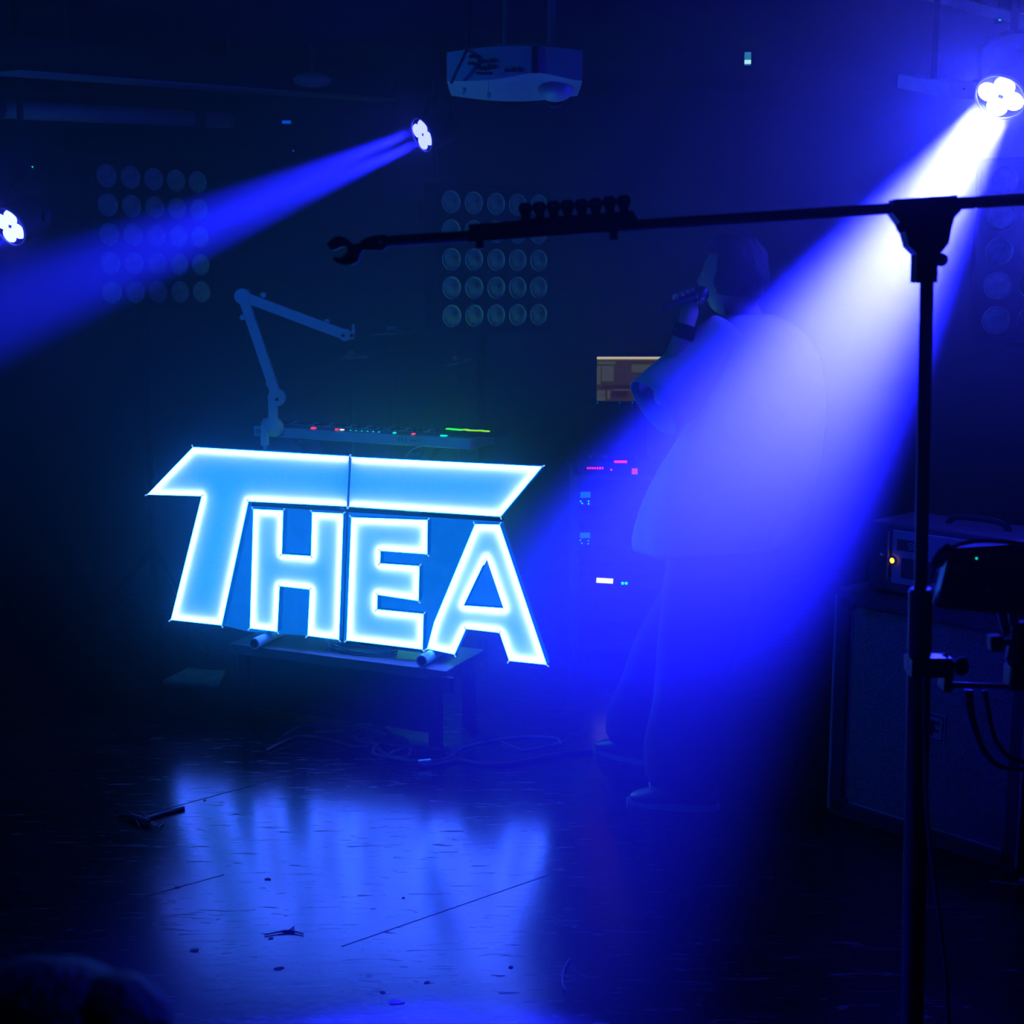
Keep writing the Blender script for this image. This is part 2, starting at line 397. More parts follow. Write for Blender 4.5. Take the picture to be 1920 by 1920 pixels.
q = (c - a).to_track_quat('X', 'Z').to_matrix()
obj('bar_body', B().box((a + c) / 2, ((c - a).length, .07, .045), q, .006), 'white_plastic', t)
obj('end_cap', B().box(c + (c - a).normalized() * .012, (.012, .072, .048), q, .003), 'white_plastic', t)
obj('groove', B().box((a + c) / 2 + Vector((0, -.036, 0)), ((c - a).length * .98, .004, .004), q), 'black_plastic', t)
obj('hanger', B().cyl((a + c) / 2, Vector(((a + c).x / 2, (a + c).y / 2, RZ)), .01), 'dark_metal', t)

def indicator(name, px, py, d, s, m, label, cat='light', blink=None):
    p = W(px, py, d); t = thing(name, label, cat, p)
    obj('housing', B().box(p + Vector((0, .012, 0)), (s[0] + .02, .02, s[1] + .02), bev=.003), 'black_plastic', t)
    obj('lens', B().box(p, (s[0], .008, s[1]), bev=.001), m, t)
    return t
indicator('exit_light', 1402, 110, 6.3, (.028, .055), 'exit_glow', 'small pale blue glowing box hanging below the dark ceiling right of the projector')
obj('lens', B().box(W(1402, 116, 6.288), (.028, .006, .016), bev=.001), 'exit_bright', bpy.data.objects['exit_light'])
obj('hanger', B().cyl(W(1402, 106, 6.3) + Vector((0, .012, 0)), Vector((W(1402, 106, 6.3).x, 6.312, RZ)), .008), 'black_metal', bpy.data.objects['exit_light'])
indicator('dash_light', 537, 229, 7.575, (.046, .016), 'led_blue', 'small dull blue dash of light high on the back wall, under the ceiling beam')
indicator('blue_indicator', 550, 283, 7.575, (.008, .008), 'led_blue', 'tiny blue indicator dot on the back wall below the dull dash of light')
indicator('green_indicator', 61, 313, 7.575, (.006, .008), 'led_cyan', 'tiny green indicator dot near the left edge above the left stage light')
indicator('green_indicator', 1875, 36, 5.25, (.008, .010), 'led_cyan', 'tiny green indicator dot under the tinsel trim in the upper right corner')
obj('hanger', B().cyl(W(1875, 36, 5.25) + Vector((0, .012, 0)), Vector((W(1875, 36, 5.25).x, 5.262, RZ)), .006), 'black_metal', bpy.data.objects['green_indicator.001'])
t = thing('dimmer_pack', 'small dark box with two stacked red digits, left of the middle lamp panel', 'dimmer', W(815, 395, 6.75))
p = W(815, 395, 6.75)
obj('case', B().box(p + Vector((0, .06, 0)), (.16, .1, .09), bev=.006), 'black_plastic', t)
for z in (.009, -.009): obj('digit', B().box(p + Vector((0, .007, z)), (.018, .006, .010)), 'led_red', t)
obj('hanger', B().cyl(p + Vector((0, .06, .04)), Vector((p.x, p.y + .06, RZ)), .012), 'black_metal', t)

# ------------------------------------------------------------------ stage lights
def stage_light(key, c, target, label, spread, rad=.072, blend=.7):
    c = Vector(c); target = Vector(target)
    t = thing('stage_light', label, 'stage light', c, 0)
    ax = (target - c).normalized(); q = ax.to_track_quat('Z', 'Y'); mx = Matrix.Translation(c) @ q.to_matrix().to_4x4()
    obj('can', B().lathe([(rad * .75, -.16), (rad * .95, -.14), (rad * 1.02, -.03), (rad * 1.02, .004), (rad * .94, .004), (rad * .92, -.004)], 28, mx), 'black_metal', t, True)
    obj('bezel_ring', B().lathe([(rad * 1.03, .012), (rad * 1.06, .004), (rad * .98, -.002), (rad * .96, .010), (rad * 1.03, .012)], 28, mx, False), 'grey_plastic', t, True)
    lm = glow('lens_glow_' + key, (0.03, 0.035, 1.0), LENS_E[key])
    rl = rad * .42
    for k in range(4):
        a = math.pi / 4 + k * math.pi / 2 + .25
        lc = Vector((math.cos(a) * rad * .52, math.sin(a) * rad * .52, .006))
        obj('lens', B().lathe([(rl * .2, .006), (rl * .6, .005), (rl * .92, .002), (rl, -.004)], 18, mx @ Matrix.Translation(lc)), lm, t, True)
        ld = bpy.data.lights.new('beam', 'SPOT'); ld.energy = BEAM_W[key] / 4; ld.color = BEAM_BLUE
        ld.spot_size = R(spread); ld.spot_blend = blend; ld.shadow_soft_size = .018
        lo = bpy.data.objects.new('beam', ld); COL.objects.link(lo); lo.parent = t
        lo.matrix_basis = q.to_matrix().to_4x4() @ Matrix.Translation(lc + Vector((0, 0, .03))) @ Matrix.Rotation(math.pi, 4, 'X')
    ld = bpy.data.lights.new('spill', 'SPOT'); ld.energy = SPILL_W[key]; ld.color = (0.004, 0.010, 1.0)
    ld.spot_size = R(115); ld.spot_blend = 1.0; ld.shadow_soft_size = .03
    lo = bpy.data.objects.new('spill', ld); COL.objects.link(lo); lo.parent = t
    lo.matrix_basis = q.to_matrix().to_4x4() @ Matrix.Translation((0, 0, .04)) @ Matrix.Rotation(math.pi, 4, 'X')
    # yoke and hook
    side = ax.cross(Vector((0, 0, 1))).normalized(); back = c - ax * .08
    y0, y1 = back + side * rad * 1.3, back - side * rad * 1.3; top = back + Vector((0, 0, rad * 1.9))
    obj('yoke', B().tube([y0, y0 + Vector((0, 0, rad * 1.4)), top, y1 + Vector((0, 0, rad * 1.4)), y1], .007, 6, 3), 'black_metal', t, True)
    obj('hook_pole', B().cyl(top, Vector((top.x, top.y, RZ)), .012), 'black_metal', t)
    for y in (y0, y1): obj('yoke_knob', B().cyl(y, y + (y - back).normalized() * .02, .014), 'black_plastic', t)
    return t
stage_light('right', W(1877, 180, 4.3), W(1425, 880, 3.42), 'brightest stage light, its white lenses at the upper right edge', 23.5, .075, 1.0)
stage_light('middle', W(794, 252, 6.0), W(0, 585, 5.0), 'stage light seen edge-on below the ceiling beam, throwing a narrow beam to the left', 11, .072, .55)
stage_light('left', W(20, 424, 5.2), Vector((-2.9, 3.3, .95)), 'stage light cut by the left edge of the picture', 22, .072, .8)

# added dim fill from the upper left, outside the frame, without a fixture
fw_d = bpy.data.lights.new('added_side_fill', 'SPOT'); fw_d.energy = 130.0; fw_d.color = (0.0, 0.2, 1.0)
fw_d.spot_size = R(74); fw_d.spot_blend = .9; fw_d.shadow_soft_size = .12
fw_o = bpy.data.objects.new('added_side_fill', fw_d); COL.objects.link(fw_o)
fw_o.location = (-2.3, 2.6, 2.5); fw_o.rotation_euler = (Vector((0, 6.0, .9)) - fw_o.location).to_track_quat('-Z', 'Y').to_euler()

# ------------------------------------------------------------------ lamp panels (five by five reflectors)
def lamp_panel(corner, d_top, yaw, label, pitch=.1275, n=5, stand=True):
    c = W(*corner, d_top)     # centre
    t = thing('lamp_panel', label, 'lamp panel', (c.x, c.y, 0), yaw)
    half = pitch * n / 2 + .02
    obj('frame', B().box((0, .06, c.z), (2 * half, .09, 2 * half), bev=.008), 'black_matt', t, local=True)
    src = None
    for i in range(n):
        for j in range(n):
            p = Vector(((i - (n - 1) / 2) * pitch, .012, c.z + ((n - 1) / 2 - j) * pitch))
            mx = Matrix.Translation(p) @ Matrix.Rotation(R(90), 4, 'X')
            if src is None:
                src = obj('reflector', B().lathe([(.052, .004), (.050, .010), (.044, .004), (.030, -.006 + .012), (.014, .012), (.004, .016)], 18), 'reflector', t, True, True)
                src.matrix_basis = mx
            else: share('reflector', src, t, mx)
    obj('pole', B().cyl((0, .12, .02), (0, .12, c.z - .1), .02), 'black_metal', t, local=True)
    obj('bracket', B().box((0, .115, c.z), (.1, .03, .3)), 'black_metal', t, local=True)
    for k in range(3):
        a = k * 2 * math.pi / 3 + .5
        obj('leg', B().cyl((0, .12, .45), (math.cos(a) * .38, .12 + math.sin(a) * .38, .012), .012), 'black_metal', t, local=True)
    return t
lamp_panel((294, 442), 6.5, R(52), 'dim five by five lamp panel at the left, crossed by the narrow blue beam')
lamp_panel((932, 487), 6.55, R(38), 'dim lamp panel of five by five reflectors behind the microphone boom')
lamp_panel((2010, 470), 5.2, R(-8), 'dim lamp panel cut by the right edge, right of the black stand')

# ------------------------------------------------------------------ projector
c = W(964, 120, 3.95)
t = thing('projector', 'white projector hanging upside down from the ceiling at the top centre', 'projector', c)
zl = W(964, 150, 3.95).z; zt = W(964, 88, 3.95).z; xL, xR = W(838, 150, 3.95).x, W(1092, 152, 3.95).x
def arch(u): return .020 * math.exp(-((u - .66) / .22) ** 2) - .004
nb = 16; near_b, near_t, far_b, far_t = [], [], [], []
for i in range(nb + 1):
    u = i / nb; x = xL + (xR - xL) * u; bow = .02 * math.sin(math.pi * u)
    near_b.append(Vector((x, 3.95 - bow, zl + arch(u)))); near_t.append(Vector((x, 3.95 - bow, zt - .012 * (abs(u - .55) * 2) ** 2)))
    far_b.append(Vector((x, 4.24 + bow, zl - .014 * math.sin(math.pi * u) - .004))); far_t.append(Vector((x, 4.24 + bow, zt - .012)))
b = B(); rings = [[near_t[i], near_b[i], near_b[i].lerp(far_b[i], .5) - Vector((0, 0, .004)), far_b[i], far_t[i]] for i in range(nb + 1)]
obj('case', b.loft(rings), 'white_plastic', t, True)
obj('lens_hood', B().ball((W(1043, 158, 4.05).x, 4.1, zl - .004), (.052, .09, .034), 20), 'white_plastic', t, True)
obj('lens', B().cyl((W(1043, 158, 4.05).x, 4.15, zl - .02), (W(1043, 158, 4.05).x, 4.192, zl - .02), .026, n=20), 'black_plastic', t)
for (x0, y0, x1, y1) in ((878, 116, 890, 121), (896, 112, 917, 117), (919, 110, 932, 116), (894, 124, 901, 130), (903, 124, 909, 130), (913, 121, 920, 128), (923, 121, 929, 127), (893, 135, 923, 139), (946, 129, 957, 135), (959, 127, 968, 134), (971, 126, 977, 135), (880, 103, 892, 108)):
    p = W((x0 + x1) / 2, (y0 + y1) / 2, 3.928)
    obj('port', B().box(p, ((x1 - x0) / 660, .008, (y1 - y0) / 660), bev=.0015), 'print_dark', t)
obj('port', B().box(W(931, 136.5, 3.927), (.022, .01, .006)), 'white_plastic', t)
obj('vent', B().box(W(1003, 112, 3.928), (.018, .01, .07)), 'print_dark', t)
obj('foot', B().cyl(W(873, 156, 4.05), W(869, 178, 4.05), .009, .003), 'white_plastic', t)
obj('dangling_tag', B().cyl(W(916, 150, 3.95), W(916, 174, 3.95), .0012).box(W(917, 178, 3.95), (.011, .004, .016)), 'white_plastic', t)
obj('power_cable', B().tube([W(846, 156, 3.93), W(858, 130, 3.915), W(872, 100, 3.915), W(880, 60, 4.0), Vector((W(880, 40, 4.0).x, 4.05, RZ))], .004), 'cable', t, True)
for x in (950, 1034): obj('mount_arm', B().cyl(W(x, 92, 4.08), Vector((W(x, 92, 4.08).x, 4.08, RZ)), .012), 'grey_plastic', t)
obj('mount_plate', B().box((W(990, 90, 4.08).x, 4.08, zt + .012), (.18, .16, .012)), 'grey_plastic', t)

# ------------------------------------------------------------------ illuminated letter sign
P1, P2 = W(275, 930, 5.5), W(1028, 1248, 4.9)
SU = Vector((P2.x - P1.x, P2.y - P1.y, 0)).normalized(); SN = Vector((SU.y, -SU.x, 0))    # SN points to the camera
if SN.y > 0: SN = -SN
def on_sign(px, py, off=0.0):
    r = ray(px, py); base = P1 + SN * off
    return CAM + r * ((base - CAM).dot(SN) / r.dot(SN))
def cz(l): return [(250 + x * 820 / 1920, 800 + y * 820 / 1920) for x, y in l]
LETTERS = {
 'letter_t': (cz([(262, 90), (948, 130), (938, 350), (505, 328), (388, 872), (165, 848), (300, 305), (62, 298)]), None),
 'letter_t_bar': (cz([(956, 133), (1795, 175), (1612, 395), (946, 351)]), None),
 'letter_h': (cz([(527, 362), (658, 368), (652, 560), (780, 568), (785, 375), (922, 382), (903, 935), (765, 918), (775, 715), (642, 700), (632, 900), (512, 885)]), None),
 'letter_e': (cz([(957, 398), (1292, 410), (1290, 560), (1085, 545), (1083, 600), (1256, 612), (1252, 765), (1072, 738), (1070, 802), (1274, 822), (1270, 978), (936, 938)]), None),
 'letter_a': (cz([(1500, 428), (1608, 430), (1815, 1045), (1650, 1028), (1608, 905), (1460, 888), (1410, 1000), (1290, 975), (1320, 860)]), cz([(1550, 575), (1450, 785), (1625, 797)])),
}
DEPTH = .034
SIGN = thing('light_sign', 'large illuminated letter sign reading THEA, glowing white-blue', 'sign', (P1 + P2) / 2 * 1.0)
SIGN.location = Vector(((P1.x + P2.x) / 2, (P1.y + P2.y) / 2, 0.30))
def inset(poly, dist):
    """move a planar outline inwards by dist (3D points in the sign plane)"""
    pts = [Vector((p.dot(SU), p.z)) for p in poly]; n = len(pts)
    area = sum(pts[i].x * pts[(i + 1) % n].y - pts[(i + 1) % n].x * pts[i].y for i in range(n)); sg = 1 if area > 0 else -1
    out = []
    for i in range(n):
        a, b_, c_ = pts[i - 1], pts[i], pts[(i + 1) % n]
        e1 = (b_ - a).normalized(); e2 = (c_ - b_).normalized()
        n1 = Vector((-e1.y, e1.x)) * sg; n2 = Vector((-e2.y, e2.x)) * sg
        h = (n1 + n2); k = dist / max(.35, (1 + n1.dot(n2)) / 2) / 2
        d2 = h * k
        out.append(poly[i] + SU * d2.x + Vector((0, 0, d2.y)))
    return out
STRIP_BACK = .014
for name, (pl, hole) in LETTERS.items():
    front = [on_sign(x, y) for x, y in pl]; hf = [on_sign(x, y) for x, y in hole] if hole else None
    back = -SN * DEPTH
    hs = [hf] if hf else []
    root = obj(name, B().sheet([p + back for p in front], [[p + back for p in h] for h in hs]), 'sign_back', SIGN)
    obj('face', B().sheet([p - SN * .002 for p in front], [[p - SN * .002 for p in h] for h in hs]), 'sign_face', root, fix=False)
    b = B().walls(front, back)
    for h in hs: b.walls(h, back)
    obj('side_wall', b, 'sign_side', root)
    # strip of LEDs glued round the inside of the wall, behind the face
    for loop, dist in [(front, .007)] + [(h, -.007) for h in hs]:
        ins = inset(loop, dist); n = len(ins); b = B()
        for i in range(n):
            p, q_ = ins[i] - SN * STRIP_BACK, ins[(i + 1) % n] - SN * STRIP_BACK
            if name in ('letter_t', 'letter_t_bar'):      # the two halves meet without a strip at the joint
                mid = (p + q_) / 2; j = on_sign(654, 900)
                if abs((mid - j).dot(SU)) < .03 and abs((q_ - p).z) > .12: continue
            tdir = (q_ - p).normalized(); o_ = tdir.cross(SN).normalized() * .0035
            b.prism([p - o_, q_ - o_, q_ + o_, p + o_], SN * .003)
        obj('led_strip', b, 'sign_strip', root)
    # glowing front rim
    b = B()
    for loop, sgn in [(front, 1)] + [(h, -1) for h in hs]:
        n = len(loop); inn = inset(loop, .0045 * sgn)
        for i in range(n):
            j = (i + 1) % n
            jm = on_sign(654, 900); mid = (loop[i] + loop[j]) / 2
            if name in ('letter_t', 'letter_t_bar') and abs((mid - jm).dot(SU)) < .03 and abs((loop[j] - loop[i]).z) > .12: continue
            vs = [b.bm.verts.new(v) for v in (loop[i], loop[j], inn[j], inn[i])]; b.bm.faces.new(vs)
    obj('glowing_rim', b, 'sign_rim', root)
    for i, p in enumerate(front):
        pa, pn = front[i - 1], front[(i + 1) % len(front)]
        outd = ((p - pa).normalized() + (p - pn).normalized())
        if outd.length > .25:
            outd.normalize(); obj('corner_clip', B().cyl(p - outd * .002 + SN * .002, p + outd * .011 + SN * .002, .0028, n=6), 'clip', root)
def bar(p, q_, w=.012, dd=.02):
    tdir = (q_ - p).normalized(); o_ = tdir.cross(SN).normalized() * w / 2
    return B().prism([p - o_, q_ - o_, q_ + o_, p + o_], -SN * dd)
for (a, c_) in (((462, 945), (650, 957)), ((650, 957), (940, 975)), ((652, 850), (640, 1203)), ((648, 1204), (800, 1222))):
    obj('frame_bar', bar(on_sign(*a, -.03), on_sign(*c_, -.03)), 'black_metal', SIGN)
obj('back_board', B().prism([on_sign(x, y, -DEPTH - .004) for x, y in ((463, 943), (940, 972), (998, 1165), (937, 1182), (873, 1176), (800, 1222), (640, 1203), (575, 1192), (466, 1184), (418, 1173))], -SN * .006), 'back_board', SIGN)  # added board behind the letters, carries the bloom of the gaps
obj('centre_cord', B().cyl(on_sign(655, 848, .004), on_sign(654, 950, .004), .0016, n=6), 'pale_tube', SIGN)
# feet of the sign: two pale tubes lying across the bench
BZ = .30
for (px, py) in ((489, 1200), (801, 1240)):
    p = on_sign(px, py, .03); p.z = BZ + .024
    obj('foot_tube', B().cyl(p + SN * .05, p - SN * .22, .022, n=18), 'pale_tube', SIGN, True)
    obj('foot_post', B().cyl(p - SN * .09, Vector((p.x, p.y, on_sign(px, py - 40).z + .02)) - SN * .09, .014, n=10), 'black_metal', SIGN)
    obj('foot_cap', B().cyl(p + SN * .052, p + SN * .05, .016, n=18), 'black_plastic', SIGN)

gl = bpy.data.lights.new('added_green_tint', 'POINT'); gl.energy = 7.0; gl.color = (0.10, 1.0, 0.0); gl.shadow_soft_size = .06  # unseen green light added to tint the haze round the sign
go = bpy.data.objects.new('added_green_tint', gl); COL.objects.link(go); go.parent = SIGN
go.matrix_basis = Matrix.Translation(-SN * .75 + Vector((0, 0, .40)))
# bench under the sign
bl, br = Wz(432, 1207, BZ), Wz(832, 1258, BZ)
bu = (br - bl); blen = bu.length; bu.normalize(); yaw = math.atan2(bu.y, bu.x)
t = thing('low_bench', 'long low dark bench under the letter sign', 'bench', (bl.x, bl.y, 0), yaw)
obj('bench_top', B().box((blen / 2, .17, BZ - .02), (blen + .02, .34, .04), bev=.004), 'wood', t, local=True)
for x in (.05, blen - .05):
    for y in (.03, .31): obj('leg', B().box((x, y, (BZ - .04) / 2), (.04, .04, BZ - .04)), 'black_matt', t, local=True)
obj('skirt', B().box((blen / 2, .045, .15), (blen - .14, .01, .22)), 'black_matt', t, local=True)
obj('end_bracket', B().box((blen - .01, .0, BZ - .05), (.10, .02, .06), bev=.006), 'black_plastic', t, local=True)
# coil of cable lying on the bench
cc = Wz(665, 1228, BZ); b = B(); pts = []
for i in range(64):
    a = i / 64 * 2 * math.pi * 4; r_ = 1 + .12 * math.sin(i * 1.7)
    v = bu * math.cos(a) * .135 * r_ + Vector((-bu.y, bu.x, 0)) * math.sin(a) * .055 * r_
    pts.append(cc + Vector((-bu.y, bu.x, 0)) * .06 + v + Vector((0, 0, .006 + .003 * (i // 16) + .002 * math.sin(i))))
tag(obj('coiled_cable', b.tube(pts, .004, 6, 3), 'cable_grey', smooth=True), 'grey cable coiled on the low bench under the letters H and E', 'cable')

# flat board on the floor behind
tag(obj('loose_board', B().prism([G(305, 1281) , G(350, 1258), G(422, 1262), G(412, 1288)], (0, 0, .012)), 'paper'), 'flat grey board lying on the floor left of the low bench', 'board')

# ------------------------------------------------------------------ keyboard, stand and microphone arm
kl = W(475, 797, 6.1); kr = Wz(880, 821, kl.z)
ku = (kr - kl); klen = ku.length; yaw = math.atan2(ku.y, ku.x)
KB = thing('keyboard', 'pale electronic keyboard seen from behind above the letter sign', 'keyboard', (kl.x, kl.y, kl.z - .048), yaw)
obj('body', B().box((klen / 2, .105, .022), (klen, .21, .044), bev=.006), 'white_plastic', KB, local=True)
obj('control_panel', B().box((klen / 2, .05, .0455), (klen - .03, .085, .004)), 'grey_plastic', KB, local=True)
b = B(); b2 = B(); nk = 36
for i in range(nk):
    x = .04 + (klen - .08) * (i + .5) / nk
    b.box((x, .155, .046), ((klen - .08) / nk - .0012, .10, .008))
    if i % 7 not in (2, 6): b2.box((x + (klen - .08) / nk / 2, .125, .053), (.010, .06, .008))
o = obj('white_keys', b, 'white_plastic', KB, local=True); o['kind'] = 'stuff'
o = obj('black_keys', b2, 'black_plastic', KB, local=True); o['kind'] = 'stuff'
text_mesh('lettering', 'M-AUDIO', .034, 'print_dark', KB, Matrix.Translation((.015, -.0015, .010)) @ Matrix.Rotation(R(90), 4, 'X'), spacing=1.05)
text_mesh('small_lettering', 'E P 2  mini 1', .019, 'print_dark', KB, Matrix.Translation((klen * .69, -.0015, .018)) @ Matrix.Rotation(R(90), 4, 'X'), spacing=1.1)
for px, m, s in ((592, 'led_red', .022), (637, 'led_red', .012), (647, 'lcd_white', .018), (745, 'led_cyan', .013), (779, 'led_red', .012), (833, 'led_cyan', .030)):
    u = (px - 475) / 405.0 * klen
    obj('button_lamp', B().box((u, .012, .049), (s, .010, .006), bev=.001), m, KB, local=True)
for k in range(6): obj('button_lamp', B().box(((663 + 10.6 * k - 475) / 405.0 * klen, .012, .0485), (.004, .006, .004)), 'led_cyan', KB, local=True)
obj('cord', B().tube([(klen * .81, -.002, .008), (klen * .77, -.03, -.01), (klen * .745, -.04, -.04)], .003, 6), 'pale_tube', KB, True, True)
t = thing('keyboard_stand', 'black crossed keyboard stand behind the letter sign', 'stand', (kl.x, kl.y, 0), yaw)
kh = kl.z - .05
for y in (.03, .17):
    for s_ in (1, -1):
        obj('leg', B().cyl((klen / 2 - s_ * .3, y + s_ * .012, .02), (klen / 2 + s_ * .3, y + s_ * .012, kh - .012), .015), 'black_metal', t, local=True)
for s_ in (1, -1):
    obj('foot_bar', B().cyl((klen / 2 + s_ * .3, -.08, .02), (klen / 2 + s_ * .3, .28, .02), .015), 'black_metal', t, local=True)
    obj('rest_bar', B().cyl((klen / 2 + s_ * .3, -.02, kh - .012), (klen / 2 + s_ * .3, .24, kh - .012), .0125), 'black_metal', t, local=True)
# pad controller with the green row of lights, standing on the keyboard's right end
pc = kl + ku.normalized() * (klen * (870 - 475) / 405.0)
t = thing('pad_controller', 'small black controller with a green row of lights on the keyboard right end', 'controller', (pc.x, pc.y, kl.z + .0005), yaw)
obj('case', B().box((0, .10, .014), (.24, .15, .02), bev=.004), 'black_plastic', t, local=True)
for k in range(8):
    obj('pad_lamp', B().box((-.085 + .0245 * k, .03 + .004 * (k % 2), .0265 + (.0015 if k % 3 == 0 else 0)), (.0235, .02, .004)), 'led_green' if k < 3 else 'led_lime', t, local=True)
# white scissor microphone arm
t = thing('jointed_boom', 'white jointed microphone arm clamped to the keyboard left end, holding nothing', 'microphone arm', kl + ku.normalized() * .055)
DA = 6.00
a0, a1, a2, a3 = W(505, 800, DA), W(520, 745, DA), W(456, 556, DA), W(648, 628, DA)
def beam(p, q_, w, dd):
    tdir = (q_ - p).normalized(); s_ = tdir.cross(Vector((0, 1, 0))).normalized()
    return B().box((p + q_) / 2, ((q_ - p).length, w, dd), Matrix((tdir, s_, tdir.cross(s_))).transposed(), .006)
obj('clamp', B().box(W(497, 816, DA), (.034, .05, .09), bev=.008), 'white_plastic', t)
obj('clamp_screw', B().cyl(W(497, 828, DA), W(497, 842, DA), .008), 'white_plastic', t)
obj('base_post', B().cyl(W(500, 812, DA), a0 + Vector((0, 0, .03)), .022, .028, 16).ball(a0 + Vector((.012, 0, .0)), (.052, .03, .045), 16), 'white_plastic', t, True)
obj('lower_joint', B().cyl(a1 + Vector((0, -.022, 0)), a1 + Vector((0, .022, 0)), .038, n=20).box((a0 + a1) / 2, (.04, .035, .1), bev=.006), 'white_plastic', t, True)
obj('lower_arm', beam(a1, a2, .044, .036), 'white_plastic', t)
obj('elbow_joint', B().cyl(a2 + Vector((0, -.024, 0)), a2 + Vector((0, .024, 0)), .034, n=20), 'white_plastic', t, True)
obj('upper_arm', beam(a2, a3, .044, .036), 'white_plastic', t)
obj('end_joint', B().cyl(a3 + Vector((0, -.02, 0)), a3 + Vector((0, .02, 0)), .026, n=16).box(W(657, 629, DA), (.035, .03, .034), bev=.006), 'white_plastic', t, True)
obj('end_knob', B().cyl(W(663, 624, DA), W(662, 608, DA), .008, .006), 'white_plastic', t)
for p in (W(643, 629, DA - .025), W(659, 629, DA - .022), W(519, 749, DA - .026)):
    obj('screw', B().cyl(p + Vector((0, -.006, 0)), p + Vector((0, .006, 0)), .007, n=10), 'black_plastic', t)
for p in (W(494, 553, DA), W(455, 595, DA), W(613, 603, DA), W(504, 720, DA)):
    obj('spring_pin', B().cyl(p + Vector((0, -.01, 0)), p + Vector((0, .01, 0)), .012, n=10), 'white_plastic', t)

# ------------------------------------------------------------------ cymbals of the drum kit
def cymbal(px, py, d, r, tilt, rot, label):
    c = W(px, py, d)
    t = thing('cymbal', label, 'cymbal', (c.x, c.y, 0), 0, 'cymbals of the drum kit')
    mx = Matrix.Translation((0, 0, c.z)) @ Matrix.Rotation(rot, 4, 'Z') @ Matrix.Rotation(tilt, 4, 'Y')
    obj('plate', B().lathe([(.004, .03), (r * .16, .028), (r * .22, .012), (r * .6, .004), (r, -.006), (r, -.008), (r * .6, .002), (r * .2, .010), (.004, .026)], 32, mx), 'brass', t, True, True)
    obj('stand_pole', B().cyl((0, 0, .3), (0, 0, c.z + .04), .010), 'dark_metal', t, local=True)
    obj('wing_nut', B().cyl((0, 0, c.z + .04), (0, 0, c.z + .055), .012), 'dark_metal', t, local=True)
    for k in range(3):
        a = k * 2 * math.pi / 3 + rot
        obj('leg', B().cyl((0, 0, .42), (math.cos(a) * .3, math.sin(a) * .3, .01), .009), 'dark_metal', t, local=True)
cymbal(659, 668, 6.9, .085, R(-2), 0, 'lowest left cymbal edge, a thin line under the end of the microphone arm')
cymbal(734, 622, 7.1, .12, R(-4), .3, 'dim cymbal right of the tip of the microphone arm')
cymbal(856, 678, 6.8, .075, R(-13), 0, 'small tilted cymbal edge above the green row of lights')

# ------------------------------------------------------------------ equipment rack with screen
rk = W(1076, 905, 6.2)
RACK = thing('equipment_rack', 'dark equipment rack behind the performer, right of the letter sign', 'rack', (rk.x, 6.2, 0))
RWd, RH, RD = .54, .855, .48
b = B()
obj('side_panel', B().box((.012, RD / 2, RH / 2), (.024, RD, RH)), 'tolex', RACK, local=True)
obj('side_panel', B().box((RWd - .012, RD / 2, RH / 2), (.024, RD, RH)), 'tolex', RACK, local=True)
obj('top_panel', B().box((RWd / 2, RD / 2, RH - .012), (RWd - .048, RD, .024)), 'tolex', RACK, local=True)
obj('bottom_panel', B().box((RWd / 2, RD / 2, .05), (RWd - .048, RD, .024)), 'tolex', RACK, local=True)
obj('back_panel', B().box((RWd / 2, RD - .01, RH / 2), (RWd - .048, .02, RH - .05)), 'tolex', RACK, local=True)
for x in (.06, RWd - .06):
    for y in (.05, RD - .05): obj('foot', B().cyl((x, y, 0), (x, y, .039), .02), 'black_plastic', RACK, local=True)
def rack_unit(name, zc, h, label, cat='rack unit'):
    t = thing(name, label, cat, (rk.x, 6.2, zc - h / 2))
    obj('front_plate', B().box((RWd / 2, .01, h / 2), (RWd - .052, .008, h - .004)), 'black_plastic', t, local=True)
    obj('chassis', B().box((RWd / 2, .16, h / 2), (RWd - .09, .28, h - .012)), 'dark_metal', t, local=True)
    for x in (.04, RWd - .04): obj('rack_screw', B().cyl((x, .006, h / 2), (x, .002, h / 2), .005, n=8), 'steel', t, local=True)
    return t
def rx(px, d=6.2): return W(px, 900, d).x - rk.x
def rz(px, py): return W(px, py, 6.2).z
t = rack_unit('wireless_receiver', rz(1098, 933), .085, 'black rack receiver with a teal display, the upper of two in the rack', 'receiver')
z0 = t.location.z
obj('display', B().box((rx(1098), .004, rz(1098, 928) - z0), (.046, .006, .026)), 'lcd', t, local=True)
for px, py in ((1089, 940), (1104, 940), (1092, 944), (1104, 945)): obj('status_lamp', B().box((rx(px), .004, rz(px, py) - z0), (.006, .006, .006)), 'led_cyan', t, local=True)
t = rack_unit('wireless_receiver', rz(1098, 1008), .085, 'black rack receiver with a teal display, the lower of two in the rack', 'receiver')
z0 = t.location.z
obj('display', B().box((rx(1098), .004, rz(1098, 1004) - z0), (.046, .006, .024)), 'lcd', t, local=True)
for px, py in ((1089, 1013), (1104, 1014), (1092, 1019), (1104, 1020)): obj('status_lamp', B().box((rx(px), .004, rz(px, py) - z0), (.004, .006, .004)), 'led_cyan', t, local=True)
t = rack_unit('rack_processor', rz(1136, 1091), .07, 'black rack unit with a lit white strip display and cyan lamps', 'processor')
z0 = t.location.z
obj('display', B().box((rx(1136), .003, rz(1136, 1089) - z0), (.076, .008, .022), Matrix.Rotation(.06, 3, 'Y')), 'lcd_white', t, local=True)
for px in (1170, 1177): obj('status_lamp', B().ball((rx(px), .004, rz(px, 1094) - z0), .007, 8), 'led_cyan', t, local=True)
t = thing('audio_mixer', 'low black mixer with rows of red lights on top of the equipment rack', 'mixer', (rk.x, 6.2, RH))
